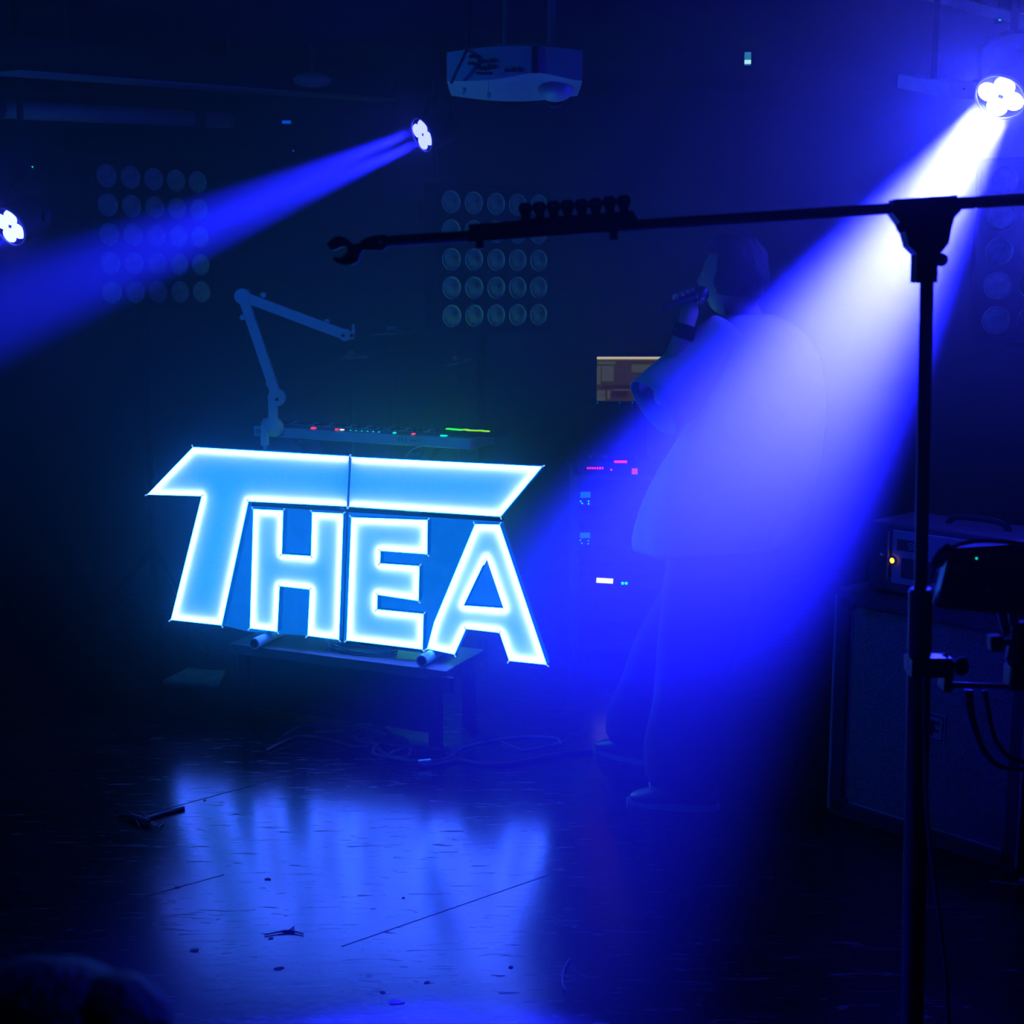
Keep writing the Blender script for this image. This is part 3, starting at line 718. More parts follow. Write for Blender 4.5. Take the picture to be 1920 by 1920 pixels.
obj('case', B().box((RWd / 2, .09, .032), (RWd - .06, .16, .062), bev=.006), 'black_plastic', t, local=True)
z0 = RH
for k in range(7): obj('meter_lamp', B().box((rx(1102 + 4.6 * k), .005, rz(1115, 878) - z0), (.006, .006, .007)), 'led_red', t, local=True)
for k in range(8): obj('meter_lamp', B().box((rx(1153 + 3.0 * k), .005, rz(1163, 871) - z0 + .012), (.006, .006, .009)), 'led_red', t, local=True)
obj('meter_lamp', B().box((rx(1146), .005, rz(1146, 881) - z0), (.006, .006, .006)), 'led_red', t, local=True)
obj('display', B().box((rx(1190), .004, rz(1190, 884) - z0), (.026, .006, .026)), glow('pink_display', (.8, .05, .45), .9), t, local=True)
for k in range(6): obj('knob', B().cyl((.08 + .07 * k, .10, .062), (.08 + .07 * k, .10, .077), .012, n=10), 'grey_plastic', t, local=True)
sz = W(1120, 752, 6.5).z; sx0, sx1 = W(1119, 700, 6.5).x, W(1288, 700, 6.5).x; sh = W(1120, 669, 6.5).z - sz; sw = sx1 - sx0
SC = thing('computer_screen', 'lit computer screen with olive windows and a bright top bar, half hidden by the performer', 'screen', ((sx0 + sx1) / 2, 6.5, RH))
zb = sz - SC.location.z
obj('bezel', B().box((0, .022, zb + sh / 2), (sw + .02, .03, sh + .03), bev=.004), 'black_plastic', SC, local=True)
scr = obj('display', B().box((0, .004, zb + sh / 2), (sw, .006, sh)), 'screen_ui', SC, local=True)
def ui(x0, y0, x1, y1, m):    # fractions of the visible 105 x 80 px part
    X0, X1 = -sw / 2 + x0 * sw * .62, -sw / 2 + x1 * sw * .62; Z0, Z1 = zb + sh * (1 - y1), zb + sh * (1 - y0)
    obj('window_pane', B().box(((X0 + X1) / 2, 0, (Z0 + Z1) / 2), (X1 - X0, .003, Z1 - Z0)), m, scr, local=True)
ui(0, 0, 1.6, .05, 'screen_bar'); ui(0, .055, 1.6, .075, 'screen_ui4'); ui(.02, .1, .33, .17, 'screen_ui2'); ui(0, .2, .07, .62, 'screen_ui2')
ui(.09, .2, .30, .55, 'screen_ui2'); ui(.62, .17, 1.0, .35, 'screen_ui2'); ui(.1, .64, 1.5, .72, 'screen_ui3'); ui(.01, .76, .15, .86, 'screen_ui2'); ui(.01, .88, .16, .99, 'screen_ui2'); ui(.19, .76, .24, .95, 'screen_ui2'); ui(.27, .78, .56, .92, 'screen_ui3'); ui(.28, .735, .62, .755, 'screen_ui2')
for px in (1120, 1162, 1186): obj('power_lamp', B().box((W(px, 750, 6.5).x - SC.location.x, .004, zb - .008), (.006, .006, .005)), 'led_blue', SC, local=True)
obj('stand_neck', B().box((0, .05, zb / 2 + .01), (.06, .03, zb + .02)), 'black_plastic', SC, local=True)
obj('stand_base', B().box((0, .06, .008), (.22, .16, .016), bev=.004), 'black_plastic', SC, local=True)

# ------------------------------------------------------------------ amplifier stack
fl, fr = G(1553, 1526), G(1905, 1640)
au = fr - fl; AW = au.length; ayaw = math.atan2(au.y, au.x); au.normalize()
ch = W(1553, 1102, fl.y).z
CAB = thing('speaker_cabinet', 'large guitar speaker cabinet with a grey grille and small crest plate', 'speaker cabinet', (fl.x, fl.y, 0), ayaw)
CD = .36; bd = .045
obj('side_board', B().box((bd / 2, CD / 2, ch / 2), (bd, CD, ch), bev=.006), 'tolex', CAB, local=True)
obj('side_board', B().box((AW - bd / 2, CD / 2, ch / 2), (bd, CD, ch), bev=.006), 'tolex', CAB, local=True)
obj('top_board', B().box((AW / 2, CD / 2, ch - bd / 2), (AW - 2 * bd, CD, bd)), 'tolex', CAB, local=True)
obj('bottom_board', B().box((AW / 2, CD / 2, bd / 2 + .004), (AW - 2 * bd, CD, bd)), 'tolex', CAB, local=True)
obj('back_board', B().box((AW / 2, CD - .01, ch / 2), (AW - 2 * bd, .02, ch - 2 * bd)), 'tolex', CAB, local=True)
obj('grille', B().box((AW / 2, .035, ch / 2), (AW - 2 * bd, .02, ch - 2 * bd)), 'grille', CAB, local=True)
for x in (0, AW):
    obj('corner_piping', B().cyl((x, .0, .02), (x, .0, ch - .02), .005, n=8), 'piping', CAB, local=True)
for z in (bd + .004, ch - bd): obj('grille_piping', B().cyl((bd, .024, z), (AW - bd, .024, z), .004, n=6), 'piping', CAB, local=True)
for x in (bd, AW - bd): obj('grille_piping', B().cyl((x, .024, bd), (x, .024, ch - bd), .004, n=6), 'piping', CAB, local=True)
for x in (.03, AW - .03):
    for z in (.037, ch - .037): obj('corner_guard', B().ball((x, .02, z), (.035, .025, .035), 10), 'black_plastic', CAB, True, True)
# crest plate
bx = (W(1727, 1362, 4.05) - fl).dot(au); bz = W(1727, 1362, 4.07).z
crest = obj('crest_plate', B().box((bx, .022, bz), (.118, .006, .088), bev=.001), 'panel_light', CAB, local=True)
def frm(w, h, tk, y):
    b = B()
    for (cx, cz_, sx, sz_) in ((0, h / 2, w, tk), (0, -h / 2, w, tk), (-w / 2, 0, tk, h), (w / 2, 0, tk, h)): b.box((bx + cx, y, bz + cz_), (sx, .002, sz_))
    return b
obj('crest_border', frm(.104, .074, .004, .018), 'print_dark', crest, local=True)
sh_ = [(-.040, .022), (-.028, .028), (-.022, .010), (-.030, -.022), (-.038, -.004)]
obj('crest_mark', B().prism([(bx + x, .0185, bz + z) for x, z in sh_], (0, -.002, 0)), 'print_dark', crest, local=True)
sh_ = [(.008, .022), (.042, .020), (.040, .010), (.024, .012), (.026, -.004), (.040, -.006), (.038, -.014), (.022, -.012), (.018, -.028), (.008, -.022)]
obj('crest_mark', B().prism([(bx + x, .0185, bz + z) for x, z in sh_], (0, -.002, 0)), 'print_dark', crest, local=True)
# amp head
hx0 = .095; HW = AW - .06; hh = .215
HEAD = thing('amplifier_head', 'guitar amplifier head with an orange pilot lamp on top of the speaker cabinet', 'amplifier', (fl + au * hx0 + Vector((0, 0, ch))), ayaw)
obj('case', B().box((HW / 2, .15, hh / 2 + .012), (HW, .25, hh), bev=.008), 'tolex', HEAD, local=True)
for x in (.05, HW - .05):
    for y in (.06, .23): obj('foot', B().cyl((x, y, 0), (x, y, .014), .016), 'black_plastic', HEAD, local=True)
obj('corner_piping', B().box((.07, .021, .125), (.004, .006, .15)), 'piping', HEAD, local=True)
fpn = obj('front_panel', B().box((HW / 2 + .03, .022, .125), (HW - .11, .008, .165), bev=.002), 'panel_light', HEAD, local=True)
obj('control_plate', B().box((HW / 2 + .045, .017, .095), (HW - .15, .004, .062)), 'print_dark', HEAD, local=True)
obj('name_plate', B().box((.155, .017, .165), (.105, .003, .034)), 'print_dark', HEAD, local=True)
text_mesh('lettering', 'SUT', .034, 'print_light', HEAD, Matrix.Translation((.14, .0148, .153)) @ Matrix.Rotation(R(90), 4, 'X'))
lampx = (W(1687, 1051, 4.2) - fl).dot(au) - hx0; lampz = W(1687, 1051, 4.17).z - ch
obj('pilot_lamp', B().ball((lampx, .012, lampz), (.011, .008, .011), 12), 'led_orange', HEAD, True, True)
obj('lamp_collar', B().lathe([(.012, 0), (.016, .002), (.016, .008), (.012, .008)], 16, Matrix.Translation((lampx, .015, lampz)) @ Matrix.Rotation(R(90), 4, 'X')), 'steel', HEAD, True, True)
for k in range(6): obj('knob', B().cyl((lampx + .10 + .06 * k, .016, lampz), (lampx + .10 + .06 * k, -.002, lampz), .013, .011, 14), 'grey_plastic', HEAD, local=True)
obj('toggle_switch', B().cyl((lampx - .035, .016, lampz + .01), (lampx - .035, .0, lampz + .016), .004, n=8), 'steel', HEAD, local=True)
obj('handle', B().tube([(HW / 2 - .1, .15, hh + .008), (HW / 2 - .07, .15, hh + .035), (HW / 2 + .07, .15, hh + .035), (HW / 2 + .1, .15, hh + .008)], .010, 8), 'black_plastic', HEAD, True, True)

# ------------------------------------------------------------------ black stand in the foreground, with boom
SD = 2.25
sb0, sb1 = W(1738, 530, SD), W(1709, 1920, SD)
def on_pole(py): # point of the pole axis
    p = W(1738 + (1709 - 1738) * (py - 530) / 1390.0, py, SD); return p
k_ = (0.0 - sb1.z) / (sb0.z - sb1.z); base = sb1 + (sb0 - sb1) * k_
ST = thing('microphone_stand', 'tall black microphone stand with a long boom, nearest object at the right', 'microphone stand', (base.x, base.y, 0))
obj('upper_tube', B().cyl(on_pole(1110), W(1739, 480, SD), .0108, n=18), 'black_metal', ST, True)
obj('lower_tube', B().cyl(base + Vector((0, 0, .03)), on_pole(1235), .0195, n=20), 'black_metal', ST, True)
obj('height_clutch', B().cyl(on_pole(1215), on_pole(1108), .0195, .0195, 20).cyl(on_pole(1245), on_pole(1215), .017, .0195, 20), 'black_plastic', ST, True)
obj('clutch_ring', B().cyl(on_pole(1110), on_pole(1103), .020, .017, 20), 'steel', ST, True)
obj('round_base', B().lathe([(.13, 0), (.135, .008), (.12, .02), (.04, .03), (.022, .05), (.018, .05)], 32, Matrix.Translation(base)), 'black_metal', ST, True)
def c6(l): return [(1560 + x * 360 / 1728, 300 + y * 400 / 1920) for x, y in l]
ol = c6([(565, 352), (1125, 315), (1162, 460), (1105, 520), (1075, 620), (1052, 750), (985, 835), (948, 955), (945, 1105), (762, 1105), (768, 850), (695, 775), (665, 665), (610, 560), (548, 478)])
obj('boom_clutch', B().prism([W(x, y, SD - .018) for x, y in ol], (0, .036, 0)), 'black_plastic', ST)
obj('collar', B().cyl(W(1738, 530, SD), W(1739, 476, SD), .0165, n=18), 'black_plastic', ST, True)
obj('clutch_bolt', B().cyl(W(1690, 427, SD - .03), W(1690, 427, SD + .03), .008, n=14), 'black_metal', ST, True)
obj('clutch_knob', B().cyl(W(1765, 487, SD - .02), W(1765, 487, SD + .02), .0105, n=16).cyl(W(1765, 487, SD), W(1745, 487, SD), .006), 'black_plastic', ST, True)
bm0, bm1 = W(706, 454, SD), W(2080, 364, SD)
obj('boom_arm', B().cyl(bm0, bm1, .0088, n=18), 'black_metal', ST, True)
obj('boom_sleeve', B().cyl(W(1795, 381.5, SD), W(2080, 364, SD), .0098, n=18), 'black_plastic', ST, True)
# mic clip at the end of the boom
def c7(l): return [(590 + x * 160 / 1920, 420 + y * 90 / 1080) for x, y in l]
clip = obj('microphone_clip', B().prism([W(x, y, SD - .012) for x, y in c7([(270, 465), (330, 390), (450, 285), (560, 268), (690, 310), (850, 455), (1030, 420), (1060, 370), (1150, 310), (1330, 260), (1560, 232), (1600, 300), (1610, 520), (1520, 600), (1080, 580), (1010, 680), (960, 850), (800, 925), (650, 925), (470, 860), (400, 780), (440, 735), (560, 765), (680, 690), (745, 590), (720, 515), (600, 510), (480, 570), (390, 590), (330, 545)])], (0, .024, 0)), 'black_plastic', ST)
obj('clip_screw', B().cyl(W(713.5, 454.5, SD - .014), W(713.5, 454.5, SD - .011), .002, n=8), 'steel', clip)
# pick holder and picks
def on_boom(px, up=0.0): # top line of the boom in px
    y = 454 + (364 - 454) * (px - 706) / (2080 - 706.0) - up; return y
t = thing('pick_holder', 'long black pick holder fixed along the top of the microphone boom', 'pick holder', W(1030, on_boom(1030), SD))
bx0, bx1 = 878, 1192
obj('rail', B().prism([W(bx0, on_boom(bx0) + 11, SD - .014), W(bx0 + 1, on_boom(bx0) - 22, SD - .014), W(972, on_boom(972) - 23, SD - .014), W(976, on_boom(976) - 25, SD - .014), W(1186, on_boom(1186) - 28, SD - .014), W(bx1 + 4, on_boom(bx1) - 12, SD - .014), W(bx1 + 4, on_boom(bx1) + 8, SD - .014)], (0, .028, 0)), 'black_matt', t)
for k in range(2): obj('rail_strap', B().box(W(900 + 250 * k, on_boom(900 + 250 * k) + 4, SD), (.012, .034, .036)), 'black_plastic', t)
ordn = ['leftmost', 'second from the left', 'third from the left', 'fourth from the left', 'fourth from the right', 'third from the right', 'second from the right', 'rightmost']
src = None
for k in range(8):
    px = 985 + 26.3 * k; py = on_boom(px) - 43 - (2 if k > 5 else 0); p = W(px, py, SD)
    mx = Matrix.Translation(p) @ Matrix.Rotation(R(random.uniform(-6, 6)), 4, 'Z') @ Matrix.Rotation(R(-4), 4, 'Y')
    if src is None:
        pts = [(-.0065, -.017), (-.0075, -.009), (-.0112, -.001), (-.0105, .006), (-.006, .0105), (.006, .0105), (.0105, .006), (.0112, -.001), (.0075, -.009), (.0065, -.017)]
        b = B().prism([(x, -.0022, z) for x, z in pts], (0, .0044, 0))
        src = obj('guitar_pick', b, 'black_plastic'); o = src
        m_ = obj('pick_print', B().prism([(-.006, -.0024, 0), (-.004, -.0024, .006), (.005, -.0024, .0055), (.007, -.0024, .0), (.0, -.0024, .002)], (0, -.0004, 0)), 'dark_metal', src, local=True)
    else:
        o = src.copy(); COL.objects.link(o); c_ = m_.copy(); COL.objects.link(c_); c_.parent = o
    o.matrix_basis = mx
    tag(o, 'dark guitar pick standing in the pick holder, %s of the eight' % ordn[k], 'guitar pick', 'guitar picks in the pick holder')
# clamp arm and little monitor
t = thing('clamp_mount', 'black clamp arm with knobs and a shiny rod on the microphone stand', 'clamp', on_pole(1248))
obj('clamp_body', B().box(W(1741, 1248, SD), (.070, .05, .030), bev=.003), 'black_plastic', t)
obj('clamp_plate', B().box(W(1757, 1232, SD - .006), (.040, .03, .004)), 'steel', t)
obj('clamp_lever', B().cyl(W(1768, 1226, SD - .02), W(1778, 1232, SD - .02), .003), 'steel', t)
obj('clamp_jaw', B().box(W(1772, 1274, SD), (.014, .04, .034), bev=.003), 'black_plastic', t)
obj('clamp_knob', B().cyl(W(1778, 1248, SD), W(1793, 1248, SD), .005).ball(W(1803, 1249, SD), (.0125, .013, .0165), 14), 'black_plastic', t, True)
obj('rod', B().cyl(W(1776, 1284, SD), W(1990, 1292, SD), .0058, n=14), mat('white_enamel', (.85, .85, .85), .25, var=.03), t, True)
obj('rod_block', B().box(W(1906, 1268, SD), (.034, .04, .042), bev=.006), 'black_plastic', t)
obj('ball_joint', B().ball(W(1907, 1225, SD), (.018, .018, .026), 14).cyl(W(1905, 1255, SD), W(1910, 1165, SD), .012), 'black_plastic', t, True)
obj('joint_knob', B().box(W(1866, 1205, SD), (.022, .026, .028), Matrix.Rotation(-.1, 3, 'Y'), .005).cyl(W(1873, 1205, SD), W(1903, 1203, SD), .006), 'black_plastic', t)
for p, q_ in (((1876, 1140), (1888, 1188)), ((1897, 1140), (1902, 1172))):
    p, q_ = W(*p, SD - .004), W(*q_, SD - .004); tdir = (q_ - p).normalized(); s_ = tdir.cross(Vector((0, 1, 0))).normalized()
    obj('strut', B().box((p + q_) / 2, ((q_ - p).length, .0145, .006), Matrix((tdir, s_, tdir.cross(s_))).transposed()), 'pale_tube', t)
obj('strut_end', B().box(W(1893, 1240, SD - .006), (.010, .008, .020), Matrix.Rotation(-.5, 3, 'Y'), .002), 'pale_tube', t)
t = thing('small_monitor', 'small black screen seen from behind on the clamp arm, cut by the right edge', 'monitor', W(1900, 1090, SD))
mp = [(1783, 1028), (2040, 1012), (2040, 1160), (1784, 1143), (1757, 1138)]
obj('back_shell', B().prism([W(x, y, SD - .02) for x, y in mp], (0, .03, 0)), 'black_plastic', t)
obj('lit_side_strip', B().prism([W(x, y, SD - .021) for x, y in ((1776, 1050), (1780, 1053), (1762, 1134), (1756, 1134))], (0, .02, 0)), 'pale_tube', t)  # pale strip puts the light on the monitor's left side into colour
for (x, y) in ((1793, 1068), (1776, 1128)): obj('corner_bracket', B().box(W(x, y, SD - .022), (.016, .006, .010), bev=.001), 'green_tape', t)
obj('status_lamp', B().ball(W(1831, 1047, SD - .021), .0016, 8), 'led_cyan', t)
obj('screw', B().cyl(W(1851, 1107, SD - .024), W(1851, 1107, SD - .018), .005, n=10), 'grey_plastic', t)
t = thing('monitor_cable', 'black cable with a green plug curving over the small monitor', 'cable', W(1763, 1046, SD - .03))
obj('cord', B().tube([W(1742, 1095, SD - .02), W(1748, 1075, SD - .03), W(1758, 1056, SD - .03), W(1770, 1036, SD - .03), W(1795, 1022, SD - .03), W(1830, 1015, SD - .03), W(1880, 1016, SD - .03), W(1960, 1024, SD - .03)], .0036, 8), 'cable', t, True)
pa, pb = W(1756, 1057, SD - .03), W(1772, 1034, SD - .03)
obj('plug', B().cyl(pa, pb, .011, n=10), 'green_tape', t, True)
obj('plug_boot', B().cyl(pb, pb + (pb - pa) * .55, .010, .006, 10).cyl(pa, pa - (pb - pa) * .4, .009, .004, 10), 'black_plastic', t, True)
b = B().tube([W(1733, 1265, SD - .022), W(1735, 1400, SD - .024), W(1738, 1520, SD - .024), W(1752, 1650, SD - .026), W(1768, 1780, SD - .028), W(1778, 1920, SD - .03), W(1776, 2300, SD - .03), Vector((base.x + .20, SD - .05, .03)), Vector((base.x + .30, SD - .04, .006)), Vector((base.x + .6, SD - .05, .006))], .0036, 8)
tag(obj('stand_cable', b, 'cable', smooth=True), 'black cable hanging down along the right side of the microphone stand', 'cable')
for k, (pts, lab) in enumerate((
    ([(1816, 1292), (1818, 1330), (1828, 1370), (1845, 1410), (1872, 1436), (1915, 1442), (1990, 1446)], 'thick dark cable drooping from the shiny rod in front of the cabinet grille'),
    ([(1846, 1294), (1852, 1330), (1860, 1370), (1874, 1400), (1905, 1425), (1985, 1440)], 'thin dark cable drooping beside the thicker one below the shiny rod'))):
    tag(obj('hanging_cable', B().tube([W(x, y, SD + .02) for x, y in pts], [.0085, .0075, .006, .0048, .0042, .004] if k == 0 else [.005, .0045, .004], 8), 'cable', smooth=True), lab, 'cable')
tag(obj('floor_cable_end', B().tube([G(1855, 1652), G(1890, 1656), G(1912, 1659)], .004, 6).ball(G(1917, 1661) + Vector((0, 0, .012)), .013, 10), 'cable_grey', smooth=True), 'short grey cable with a round plug on the floor at the right edge', 'cable')

# ------------------------------------------------------------------ cables and litter on the floor
def floor_cable(pts, r, label, m='cable', name='floor_cable', group=None, wob=.0):
    P = [G(x, y) + Vector((0, 0, r + wob * abs(math.sin(i * 1.3)))) for i, (x, y) in enumerate(pts)]
    return tag(obj(name, B().tube(P, r, 6, 4), m, smooth=True), label, 'cable', group)
floor_cable([(530, 1385), (560, 1372), (600, 1364), (660, 1362), (700, 1358), (722, 1368), (730, 1380), (716, 1392), (700, 1402), (680, 1398), (664, 1388), (690, 1380), (740, 1384), (760, 1395), (768, 1408)], .007, 'dark cable looping at the back of the tangle under the sign', wob=.01)
floor_cable([(700, 1372), (690, 1385), (720, 1420), (760, 1428), (770, 1412), (735, 1402), (710, 1405), (700, 1418), (730, 1430), (790, 1436), (840, 1428), (850, 1418), (820, 1409), (780, 1409), (745, 1414), (728, 1424)], .007, 'dark cable knotted in the middle of the tangle under the sign', wob=.012)
floor_cable([(790, 1441), (830, 1436), (860, 1430), (900, 1436), (950, 1437), (1000, 1428), (1050, 1418), (1110, 1412)], .008, 'thick dark cable running right from the tangle across the floor')
obj('plug', B().cyl(G(784, 1438) + Vector((0, 0, .014)), G(808, 1436) + Vector((0, 0, .014)), .013, n=12), 'steel', bpy.data.objects[[o.name for o in bpy.data.objects if o.get('label', '').startswith('thick dark cable running')][0]])
floor_cable([(590, 1376), (640, 1380), (665, 1378), (690, 1370), (710, 1357)], .006, 'dark cable end sticking up at the rear of the tangle', wob=.014)
floor_cable([(500, 1410), (540, 1392), (570, 1384), (620, 1392), (660, 1404), (700, 1401)], .006, 'thin dark cable entering the tangle from the left', wob=.004)
floor_cable([(850, 1418), (870, 1404), (920, 1392), (980, 1384), (1040, 1386), (1052, 1398)], .005, 'thin grey cable curving right behind the thick one', 'cable_grey')
floor_cable([(940, 1392), (960, 1402), (985, 1408), (1020, 1402), (1060, 1392)], .004, 'thinnest grey cable on the floor below the letter A', 'cable_grey')
floor_cable([(1068, 1800), (1058, 1820), (1055, 1845), (1060, 1860)], .003, 'short pale string curled on the dark floor at bottom centre', 'cable_grey')
# cable ends and twigs at the left
t = thing('cable_end', 'dark cable end with a plug on the floor left of the reflections', 'cable', G(255, 1540))
obj('cord', B().tube([G(222, 1535) + Vector((0, 0, .01)), G(245, 1535) + Vector((0, 0, .01)), G(268, 1540) + Vector((0, 0, .008)), G(300, 1530) + Vector((0, 0, .006)), G(345, 1518) + Vector((0, 0, .005))], .007, 8), 'cable', t, True)
obj('plug', B().cyl(G(246, 1538) + Vector((0, 0, .012)), G(280, 1548) + Vector((0, 0, .012)), .012, .009, 10), 'dark_metal', t)
for k in range(5): obj('wire_strand', B().tube([G(250 + 7 * k, 1540) + Vector((0, 0, .006)), G(256 + 9 * k, 1546 + 3 * k) + Vector((0, 0, .012)), G(262 + 11 * k, 1553 - 2 * k) + Vector((0, 0, .004))], .002, 5), 'cable', t)
lit = [(541, 1748, .05, 'branching dark scrap'), (508, 1760, .018, 'short dark stick'), (742, 1880, .05, 'oval dark scrap'), (717, 1861, .018, 'small dark scrap left of the oval one'), (502, 1649, .024, 'narrow dark scrap'), (333, 1664, .018, 'small dark lump'), (524, 1816, .03, 'bent dark scrap'), (800, 1843, .02, 'thin dark scrap near the bottom'), (958, 1814, .02, 'flat dark scrap at the right edge of the reflections'), (756, 1684, .012, 'tiny dark crumb in the middle of the floor'), (384, 1501, .014, 'dark crumb on the floor seam'), (365, 1782, .03, 'thin dark sliver at the lower left')]
for (x, y, s, nm) in lit:
    p = G(x, y); a = random.uniform(-.4, .6); b = B()
    e = Vector((math.cos(a), math.sin(a), 0)); f = Vector((-e.y, e.x, 0))
    pts = []
    for k in range(8):
        an = k * math.pi / 4; rr = random.uniform(.6, 1.1)
        pts.append(p + e * math.cos(an) * s * .45 * rr + f * math.sin(an) * s * .26 * rr + Vector((0, 0, .0005)))
    b.prism(pts, (0, 0, .0015))
    if s > .04 and 'branch' in nm:
        b.tube([p - e * .05 - f * .04 + Vector((0, 0, .003)), p + Vector((0, 0, .004)), p + e * .045 + Vector((0, 0, .003))], [.002, .003, .002], 5)
        b.tube([p + Vector((0, 0, .004)), p + f * .03 + Vector((0, 0, .003))], .002, 5)
    tag(obj('floor_scrap', b, 'debris'), nm + ' of litter on the glossy floor', 'litter', 'litter on the stage floor')

# ------------------------------------------------------------------ people
def skin_obj(name, nodes, edges, m, parent, root, sub=2):
    """nodes: {id: (world pos, radius)}; a Skin + Subdivision body grown on connected edges"""
    inv = chain_mx(parent).inverted(); ids = list(nodes); idx = {k: i for i, k in enumerate(ids)}
    me = bpy.data.meshes.new(name); me.from_pydata([inv @ Vector(nodes[k][0]) for k in ids], [(idx[a], idx[b_]) for a, b_ in edges], [])
    me.materials.append(M[m]); o = bpy.data.objects.new(name, me); COL.objects.link(o); o.parent = parent
    sm = o.modifiers.new('skin', 'SKIN'); sm.use_smooth_shade = True
    if not me.skin_vertices: me.attributes  # layer made by the modifier below
    if len(me.skin_vertices) == 0:
        bm = bmesh.new(); bm.from_mesh(me); bm.verts.layers.skin.verify(); bm.to_mesh(me); bm.free()
    sv = me.skin_vertices[0].data
    for k in ids:
        r = nodes[k][1]; sv[idx[k]].radius = (r, r) if not hasattr(r, '__len__') else r
    for r_ in (root if isinstance(root, (list, tuple)) else [root]): sv[idx[r_]].use_root = True
    ss = o.modifiers.new('smooth', 'SUBSURF'); ss.levels = sub; ss.render_levels = sub
    return o
def ring(c, ax_a, ax_b, ra, rb, n=24, fold=0.0, ph=0.0, freq=5):
    out = []
    for k in range(n):
        a = 2 * math.pi * k / n; f = 1 + fold * math.sin(freq * a + ph)
        out.append(Vector(c) + Vector(ax_a) * math.cos(a) * ra * f + Vector(ax_b) * math.sin(a) * rb * f)
    return out
def sub(o, lv=1):
    s = o.modifiers.new('smooth', 'SUBSURF'); s.levels = lv; s.render_levels = lv
    for p in o.data.polygons: p.use_smooth = True
    return o

def head_parts(parent, c, fwd, up, sc=1.0, hair=True, curly=False):
    fwd = Vector(fwd).normalized(); up = Vector(up).normalized(); left = up.cross(fwd).normalized()
    fwd = left.cross(up)
    mx = Matrix.Translation(Vector(c)) @ Matrix((fwd, left, up)).transposed().to_4x4() @ Matrix.Scale(sc, 4)
    # head surface: a sculpted sphere; local x forward, y left, z up
    bm = bmesh.new(); bmesh.ops.create_uvsphere(bm, u_segments=32, v_segments=24, radius=1)
    for v in bm.verts:
        x, y, z = v.co
        X, Y, Z = x * .098, y * .074, z * .118
        if z < 0: X *= 1 - .10 * -z; Y *= 1 - .22 * -z
        if x < 0: X *= 1.02; Z *= (1 if z > 0 else .82)
        g = lambda cx, cy, cz_, w: math.exp(-(((Y - cy) / w) ** 2 + ((Z - cz_) / w) ** 2)) if x > 0 else 0
        X += .026 * math.exp(-((Y / .011) ** 2) - (((Z + .022) / .020) ** 2)) * (x > 0)      # nose tip
        X += .012 * math.exp(-((Y / .010) ** 2) - (((Z - .004) / .022) ** 2)) * (x > 0)      # bridge
        X += .006 * g(0, 0, .030, .03)                                                        # brow
        X -= .009 * (g(0, .031, .006, .014) + g(0, -.031, .006, .014))                        # sockets
        X += .008 * g(0, 0, -.060, .016)                                                      # lips
        X += .012 * g(0, 0, -.098, .022)                                                      # chin
        v.co = (X, Y, Z)
    b = B(); b.bm.free(); b.bm = bm; bmesh.ops.transform(bm, matrix=mx, verts=bm.verts)
    h = obj('head', b, 'skin', parent, True)
    for s_ in (1, -1):
        obj('eye', B().ball(mx @ Vector((.078, s_ * .031, .006)), .011 * sc, 12), 'eye', h, True)
        obj('ear', B().ball(mx @ Vector((-.004, s_ * .075, -.008)), (.018 * sc, .008 * sc, .030 * sc), 12, Matrix((fwd, left, up)).transposed()), 'skin', h, True)
    obj('mouth', B().ball(mx @ Vector((.098, 0, -.060)), (.006 * sc, .022 * sc, .006 * sc), 12, Matrix((fwd, left, up)).transposed()), 'lip', h, True)
    if hair:
        bm = bmesh.new(); bmesh.ops.create_uvsphere(bm, u_segments=32, v_segments=24, radius=1)
        kill = []
        for v in bm.verts:
            x, y, z = v.co
            r_ = 1 + .05 * math.sin(9 * x + 3 * y) * math.sin(11 * z + 2 * x) + .03 * math.sin(23 * y + 7 * z)
            X, Y, Z = x * .113 * r_ - .010, y * .088 * r_, z * .128 * r_ + .010
            if x > .35 and z < .45: kill.append(v)
            elif z < -.55: kill.append(v)
            v.co = (X, Y, Z)
        bmesh.ops.delete(bm, geom=kill, context='VERTS')
        bmesh.ops.solidify(bm, geom=bm.faces[:], thickness=.006)
        b = B(); b.bm.free(); b.bm = bm; bmesh.ops.transform(bm, matrix=mx, verts=bm.verts)
        if curly:
            for k in range(16):
                a = random.uniform(-1, 1); p = mx @ Vector((.085 + .02 * random.random() - .05 * abs(a), .06 * a, .080 + .03 * random.random()))
                b.ball(p, .014 + .008 * random.random(), 8)
        obj('hair', b, 'hair', parent, True)
    return h, mx

# performer -------------------------------------------------------------
PD = 4.42
def J(px, py, dy=0.0): return W(px, py, PD + dy)
th = R(38); FW = Vector((-math.cos(th), math.sin(th), 0)); LF = Vector((-math.sin(th), -math.cos(th), 0))
foot_l = G(1250, 1512); foot_r = G(1165, 1425)
PERF = thing('person', 'performer in an oversized pale T-shirt singing into a microphone, back to the blue beam', 'person', (J(1390, 1000).x, PD, 0))
neck = J(1404, 602); chest = J(1432, 720); pelvis = J(1372, 1000); headc = J(1372, 522)
sl = J(1345, 668, -.10); sr = J(1478, 672, .13)
el = J(1240, 752, -.18); wl = J(1284, 618, -.16); pl = J(1290, 590, -.15)
er = J(1425, 840, .30); wr = J(1330, 890, .40); pr = J(1306, 896, .41)
hl = pelvis + LF * .09; hr = pelvis - LF * .09
kl_ = J(1300, 1250, -.06); al = Vector((foot_l.x + .05, foot_l.y + .01, .10)); kr_ = J(1250, 1210, .22); ar = Vector((foot_r.x + .06, foot_r.y, .10))
